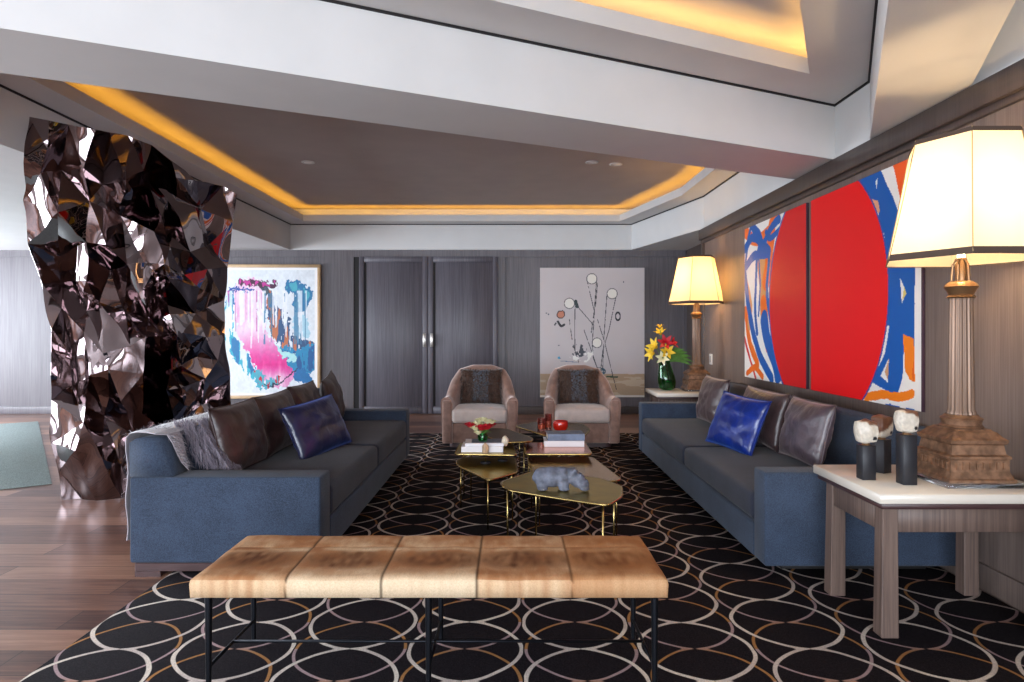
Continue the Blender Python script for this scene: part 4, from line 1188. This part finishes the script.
# framed pink painting on the back wall
def pink(u, v):
    C = np.ones(u.shape+(3,))*np.array((226, 232, 238))/255
    C = C-.05*(fbm(u, v, 5, 2)[..., None]-.5)
    A = 1.28; n1 = (fbm(u, v, 10, 5)-.5)*.07+(fbm(u, v, 45, 15)-.5)*.045; n2 = (fbm(u, v, 40, 25)-.5)*.05; U, V = u+n1, v+n1*.6+n2
    S = lambda pts, w: stroke(U, V, cat(pts), w, 1/A*1.0)
    f = fbm(u, v, 26, 8, (1, .3)); dr = vnoise(u, v, 60, 12, (1, .02))
    d = S([(.22, .83), (.10, .70), (.08, .50), (.18, .34), (.30, .20), (.42, .10)], [.07, .05, .06, .06, .05, .05])
    C = put(C, (d < 0) & (f > .42), (60, 178, 200)); C = put(C, (d < 0) & (f > .60), (40, 120, 175))
    d = S([(.72, .86), (.85, .80), (.82, .72)], [.05, .09, .08]); C = put(C, (d < 0), (34, 118, 168)); C = put(C, (d < -.03) & (f > .5), (70, 170, 190))
    d = S([(.48, .78), (.58, .62), (.64, .50), (.72, .42), (.95, .34)], [.06, .09, .11, .08, .07]); C = put(C, (d < 0) & (f > .38), (46, 84, 128)); C = put(C, (d < 0) & (f > .58), (192, 110, 70))
    d = S([(.66, .34), (.8, .26), (.98, .30)], [.06, .12, .13]); C = put(C, d < 0, (30, 136, 184)); C = put(C, (d < -.02) & (f > .56), (24, 90, 150))
    d = S([(.80, .16), (.90, .12)], .06); C = put(C, d < 0, (24, 110, 170))
    d = S([(.80, .58), (.88, .50)], .06); C = put(C, d < 0, (150, 205, 225), .7)
    d = S([(.55, .38), (.75, .28)], .035); C = put(C, d < 0, (176, 226, 226))
    # pink sweep
    d = S([(.32, .80), (.31, .64), (.34, .48), (.44, .34), (.56, .20), (.66, .16)], [.17, .15, .14, .15, .15, .10])
    k = np.clip((.50-v+.25*(f-.5))/.26, 0, 1)[..., None]*np.clip((v-.12)/.12, .2, 1)[..., None]
    pk = np.array((236, 206, 226))/255*(1-k)+np.array((228, 34, 140))/255*k
    mm = (d < 0)[..., None]; C = np.where(mm, pk+(f[..., None]-.5)*np.array((.10, .5, .25)), C)
    d = S([(.40, .17), (.46, .10), (.60, .12)], [.05, .06, .03]); C = put(C, (d < 0) & (f > .35), (80, 170, 190)); C = put(C, (d < 0) & (f > .62), (200, 40, 60))
    d = S([(.22, .90), (.36, .885), (.56, .86)], .028); C = put(C, d < 0, (70, 22, 60)); C = put(C, (d < -.01) & (f > .5), (200, 50, 150))
    d = S([(.12, .84), (.35, .83)], .012); C = put(C, d < 0, (40, 80, 160)); C = put(C, S([(.46, .84), (.50, .78)], .025) < 0, (24, 44, 60), .8)
    C = put(C, (S([(.46, .08), (.62, .10), (.78, .20)], .008) < 0), (30, 30, 60))
    # white scraped drips
    drip = ((dr > .60) & (v < .82) & (v > .33+.3*vnoise(u, v, 40, 20, (1, .001))) & (u > .06) & (u < .9))
    C = put(C, drip, (238, 240, 246), .8)
    d2 = ((vnoise(u, v, 60, 31, (1, .015)) > .66) & (v < .80) & (v > .40) & (u > .45) & (u < .88)); C = put(C, d2 & (f > .35), (60, 120, 160), .75)
    d2 = ((vnoise(u, v, 60, 33, (1, .015)) > .70) & (v < .82) & (v > .50) & (u > .08) & (u < .5)); C = put(C, d2 & (f > .45), (190, 70, 150), .6)
    C = C*(1-.10*(fbm(u, v, 50, 41)[..., None]-.35))
    e = (u < .03) | (u > .97) | (v < .022) | (v > .978); C = put(C, e, (240, 240, 242))
    return C
def back_art(name, label, px0, px1, ptop, pbot, fn, frame, nx, ny, depth=.05):
    x0, x1 = bx_(px0), bx_(px1); z1 = CH+(CY-ptop)/PX; z0 = CH-(pbot-CY)/PX
    t_ = thing(name, label, 'painting', (x0, YB-(.032 if frame else .001), z0)); W, H = x1-x0, z1-z0
    fw = .045 if frame else .0
    if frame:
        for q in ((0, W, 0, fw), (0, W, H-fw, H), (0, fw, fw, H-fw), (W-fw, W, fw, H-fw)):
            box('frame', q[0], q[1], -.06, -.001, q[2], q[3], M['oakframe'], t_, .003, 1)
    box('stretcher', fw+.0005, W-fw-.0005, -depth+.012, -.001, fw+.0005, H-fw-.0005, M['canvas'], t_)
    c = canvas('canvas', W-2*fw-.002, H-2*fw-.002, nx, ny, fn, M['paint'], t_); c.location = (fw+.001, -depth+.011, fw+.001)
back_art('framed_painting', 'framed abstract painting of pink and blue sweeps on white, left of doors', 218, 322, 265, 398, pink, True, 200, 250)
def sticks(u, v):
    C = np.ones(u.shape+(3,))*np.array((196, 186, 186))/255-.03*(fbm(u, v, 6, 2)[..., None]-.5)
    C = put(C, (v < .175+.01*fbm(u, v, 8, 4)), (172, 148, 122)); C = put(C, (v < .165) & (fbm(u, v, 14, 6, (.4, 3)) > .55), (190, 172, 150)); C = put(C, v < .015, (214, 208, 200))
    A = 1.23; S = lambda pts, w: stroke(u, v, pts, w, 1/A)
    n = fbm(u, v, 30, 4)
    K = (52, 50, 58)
    L = [[(.45, .90), (.52, .66), (.50, .42)], [(.54, .90), (.52, .68), (.49, .50)], [(.64, .79), (.61, .45), (.60, .22)], [(.73, .79), (.66, .52), (.60, .36), (.58, .2)],
         [(.335, .70), (.33, .52), (.335, .36)], [(.37, .69), (.52, .55)], [(.55, .60), (.62, .42), (.68, .22), (.73, .06)], [(.42, .52), (.50, .34), (.55, .22)], [(.50, .40), (.51, .30), (.56, .20)],
         [(.28, .60), (.31, .42), (.37, .27)], [(.55, .88), (.53, .70)]]
    for p in L: C = put(C, (S(p, .0035) < 0) & (n > .3), K)
    for c, r in (((.495, .915), .045), ((.69, .80), .045), ((.28, .725), .045), ((.545, .42), .042)):
        d = np.hypot(u-c[0], (v-c[1])*A); C = put(C, d < r+.008, K, .7); C = put(C, d < r, (228, 222, 212))
    C = put(C, S([(.34, .74), (.355, .70)], .016) < 0, (30, 50, 56))
    d = np.abs(np.hypot((u-.745)/.022, (v-.625)/.030)-1); C = put(C, d < .28, (30, 28, 44))
    d = np.hypot(u-.20, (v-.64)*A)+.02*(n-.5); C = put(C, d < .04, (60, 40, 40)); C = put(C, d < .030, (196, 120, 90))
    C = put(C, S(cat([(.17, .585), (.20, .55), (.23, .56)]), .011) < 0, (24, 24, 34)); C = put(C, S([(.14, .56), (.15, .57)], .008) < 0, K)
    for c in ((.06, .65), (.18, .40), (.80, .89), (.19, .30), (.08, .64)): C = put(C, np.hypot(u-c[0], (v-c[1])*A) < .007, (50, 60, 80))
    C = put(C, (np.hypot((u-.42)/.14, (v-.32)/.05) < 1) & (n > .55), (232, 228, 222)); C = put(C, (np.hypot((u-.37)/.08, (v-.36)/.05) < 1) & (n < .40), (60, 62, 70))
    C = put(C, (np.hypot((u-.57)/.06, (v-.20)/.03) < 1) & (n > .45), (40, 80, 100)); C = put(C, np.hypot(u-.18, (v-.305)*A) < .012, (60, 150, 190))
    C = put(C, (S([(.64, .16), (.74, .155)], .008) < 0) & (n > .4), (50, 70, 50)); C = put(C, S([(.20, .28), (.36, .27)], .003) < 0, (90, 110, 140))
    return C
back_art('canvas_painting', 'pale grey unframed painting of thin sticks with white discs, behind right armchair', 540, 644, 268, 397, sticks, False, 210, 260)

# ------------------------------------------------------------------ mirrored sculpture
def sculpture():
    left = [(100, 31), (117, 30), (150, 25), (200, 24), (235, 27), (260, 34), (300, 45), (340, 55), (356, 60), (363, 50), (420, 50), (480, 57), (505, 61)]
    right = [(150, 240), (195, 238), (230, 231), (300, 224), (340, 225), (400, 232), (520, 240)]
    topy = [(0, 117), (.25, 127), (.5, 137), (.62, 148), (.70, 163), (.78, 182), (.86, 176), (.93, 187), (1, 195)]
    base = [(0, 5.00), (.3, 4.97), (.45, 5.05), (.58, 5.02), (.64, 5.25), (.70, 5.12), (.78, 5.42), (1, 5.85)]
    ip = lambda x, T: float(np.interp(x, [a for a, _ in T], [b_ for _, b_ in T]))
    def pos(u, v, dn=0):
        ln = min(1, max(0, (.42-v)/.34)); Y = ip(u, base)-.53*ln*ln*(3-2*ln)*(1-u)**1.2+dn
        Yb = ip(u, base)
        y0 = ip(u, topy); yb = CY+CH*F/Yb
        y = y0*(1-v)+yb*v
        # in image terms, then placed at its own depth
        yl = min(max(y, 100), 505)
        x = ip(yl, left)*(1-u)+ip(yl, right)*u
        p = at(x, y, Y); 
        if v > .999: p.z = .003
        p.z = max(p.z, .003)
        return p
    rnd = random.Random(47)
    pts = []; W_, H_ = 1.6, 2.2
    def add(x, y, md):
        if all((x-a)**2+(y-b_)**2 > md*md for a, b_ in pts): pts.append((x, y))
    for s in (0, 1):
        y = 0
        while y < H_: pts.append((s*W_, y)); y += rnd.uniform(.16, .36)
        pts.append((s*W_, H_))
    x = rnd.uniform(.1, .2)
    while x < W_-.06: pts.append((x, 0)); pts.append((min(W_-.05, x+.03), H_)); x += rnd.uniform(.10, .22)
    for _ in range(110): add(W_*rnd.gauss(.66, .045), H_*rnd.random(), .075)
    for _ in range(5000):
        x, y = rnd.uniform(.05, W_-.05), rnd.uniform(.05, H_-.05)
        add(x, y, rnd.choice((.15, .2, .28, .36)))
    pts = [p for p in pts if 0 <= p[0] <= W_ and 0 <= p[1] <= H_]
    vv, ee, ff, *_ = delaunay_2d_cdt([Vector(p) for p in pts], [], [], 0, 1e-5)
    bm = bmesh.new(); V = []
    for p in vv:
        u, v = min(1, max(0, p.x/W_)), min(1, max(0, p.y/H_))
        edge = u in (0, 1)
        am = .05 if edge else .15
        if v > .97: am *= .4
        dn = rnd.uniform(-am, am)
        if .58 < u < .74: dn += rnd.choice((-.05, .06))
        V.append(bm.verts.new(pos(u, v, dn)))
    for f in ff:
        try: bm.faces.new([V[i] for i in f])
        except ValueError: pass
    for e in bm.edges: e.smooth = False
    bmesh.ops.subdivide_edges(bm, edges=bm.edges[:], cuts=7, use_grid_fill=True, smooth=0)
    # edges made by the subdivision inside facets are smooth; those along creases stay sharp
    bm.normal_update()
    for e in bm.edges:
        if len(e.link_faces) == 2: e.smooth = e.calc_face_angle(0) < .06
    for v in bm.verts:
        p = v.co
        d = noise.noise(Vector((p.x*5, p.y*5, p.z*3.2)))*.045+noise.noise(Vector((p.x*11, p.y*8, p.z*6)))*.007
        v.co.y += d; v.co.x += noise.noise(p*5+Vector((9, 0, 0)))*.012
        if v.co.z < .004: v.co.z = .003
    me = bpy.data.meshes.new('mirror_sculpture'); bm.to_mesh(me); bm.free()
    for p in me.polygons: p.use_smooth = True
    c = Vector((-2.9, 5.2, 0))
    me.transform(Matrix.Translation(-c))
    o = link('mirror_sculpture', me, M['mirror']); o.location = c
    md = o.modifiers.new('s', 'SOLIDIFY'); md.thickness = .004; md.offset = 0
    tag(o, 'tall crumpled sheet of bronze tinted mirror steel standing behind the left sofa', 'sculpture')
sculpture()

# downlights in the far ceiling
k = 0
for px, py in ((308, 162), (592, 162), (616, 164)):
    Yd = F*(3.04-CH)/(CY-py); x = (px-CX)*Yd/F; k += 1
    t_ = thing('downlight', ('round white downlight in the dark ceiling above left sofa', 'round white downlight in far ceiling, left of the close pair', 'round white downlight in far ceiling, right of the close pair')[k-1], 'light fitting', (x, Yd, 3.04), 0, 'recessed ceiling downlights')
    bm = bmesh.new(); r = .07
    rings = [[bm.verts.new((rr*math.cos(2*PI*j/24), rr*math.sin(2*PI*j/24), z)) for j in range(24)] for rr, z in ((r, -.0005), (r, -.008), (r*.75, -.010), (r*.68, -.002))]
    for i in range(3):
        for j in range(24): bm.faces.new((rings[i][j], rings[i][(j+1) % 24], rings[i+1][(j+1) % 24], rings[i+1][j]))
    frombm('bezel', bm, M['plaster'], t_, smooth=True)
    lathe('lens', [(.045, -.006), (.045, -.001)], M['platewhite'], t_, 20)

# ------------------------------------------------------------------ light
def area(name, loc, rot, sx_, sy_, e, col):
    ld = bpy.data.lights.new(name, 'AREA'); ld.shape = 'RECTANGLE'; ld.size = sx_; ld.size_y = sy_; ld.energy = e; ld.color = col
    lo = bpy.data.objects.new(name, ld); COL.objects.link(lo); lo.location = loc; lo.rotation_euler = rot
DAY = (.84, .91, 1.0)
for (a, b_), e in (((-8.5, -6.0), 110), ((-5.2, -2.2), 275), ((-1.6, 1.8), 230)):
    area('window_daylight', ((a+b_)/2, YF-.02, 1.36), (PI/2+.22, 0, 0), b_-a-.05, 1.9, e, DAY)
for (a, b_), e in (((-2.5, 0), 60), ((1, 4), 150), ((5, 9.4), 380)):
    area('window_daylight', (XL-.02, (a+b_)/2, 1.3), (PI/2+.15, 0, -PI/2), b_-a-.05, 1.95, e, DAY)
w = bpy.data.worlds.new('sky'); SC.world = w; w.use_nodes = True
w.node_tree.nodes['Background'].inputs[0].default_value = (.62, .78, 1, 1); w.node_tree.nodes['Background'].inputs[1].default_value = 1.2

# ------------------------------------------------------------------ camera
cd = bpy.data.cameras.new('camera'); cam = bpy.data.objects.new('camera', cd); COL.objects.link(cam)
cam.location = (0, 0, CH); cam.rotation_euler = (PI/2, 0, 0)
cd.sensor_width = 36; cd.lens = 24; cd.shift_x = (512-CX)/1024; cd.shift_y = -(341-CY)/1024
cd.clip_start = .05
SC.camera = cam
SC.view_settings.view_transform = 'Standard'; SC.view_settings.look = 'None'
SC.view_settings.gamma = 1; SC.view_settings.use_curve_mapping = False
SC.view_settings.exposure = 0.54
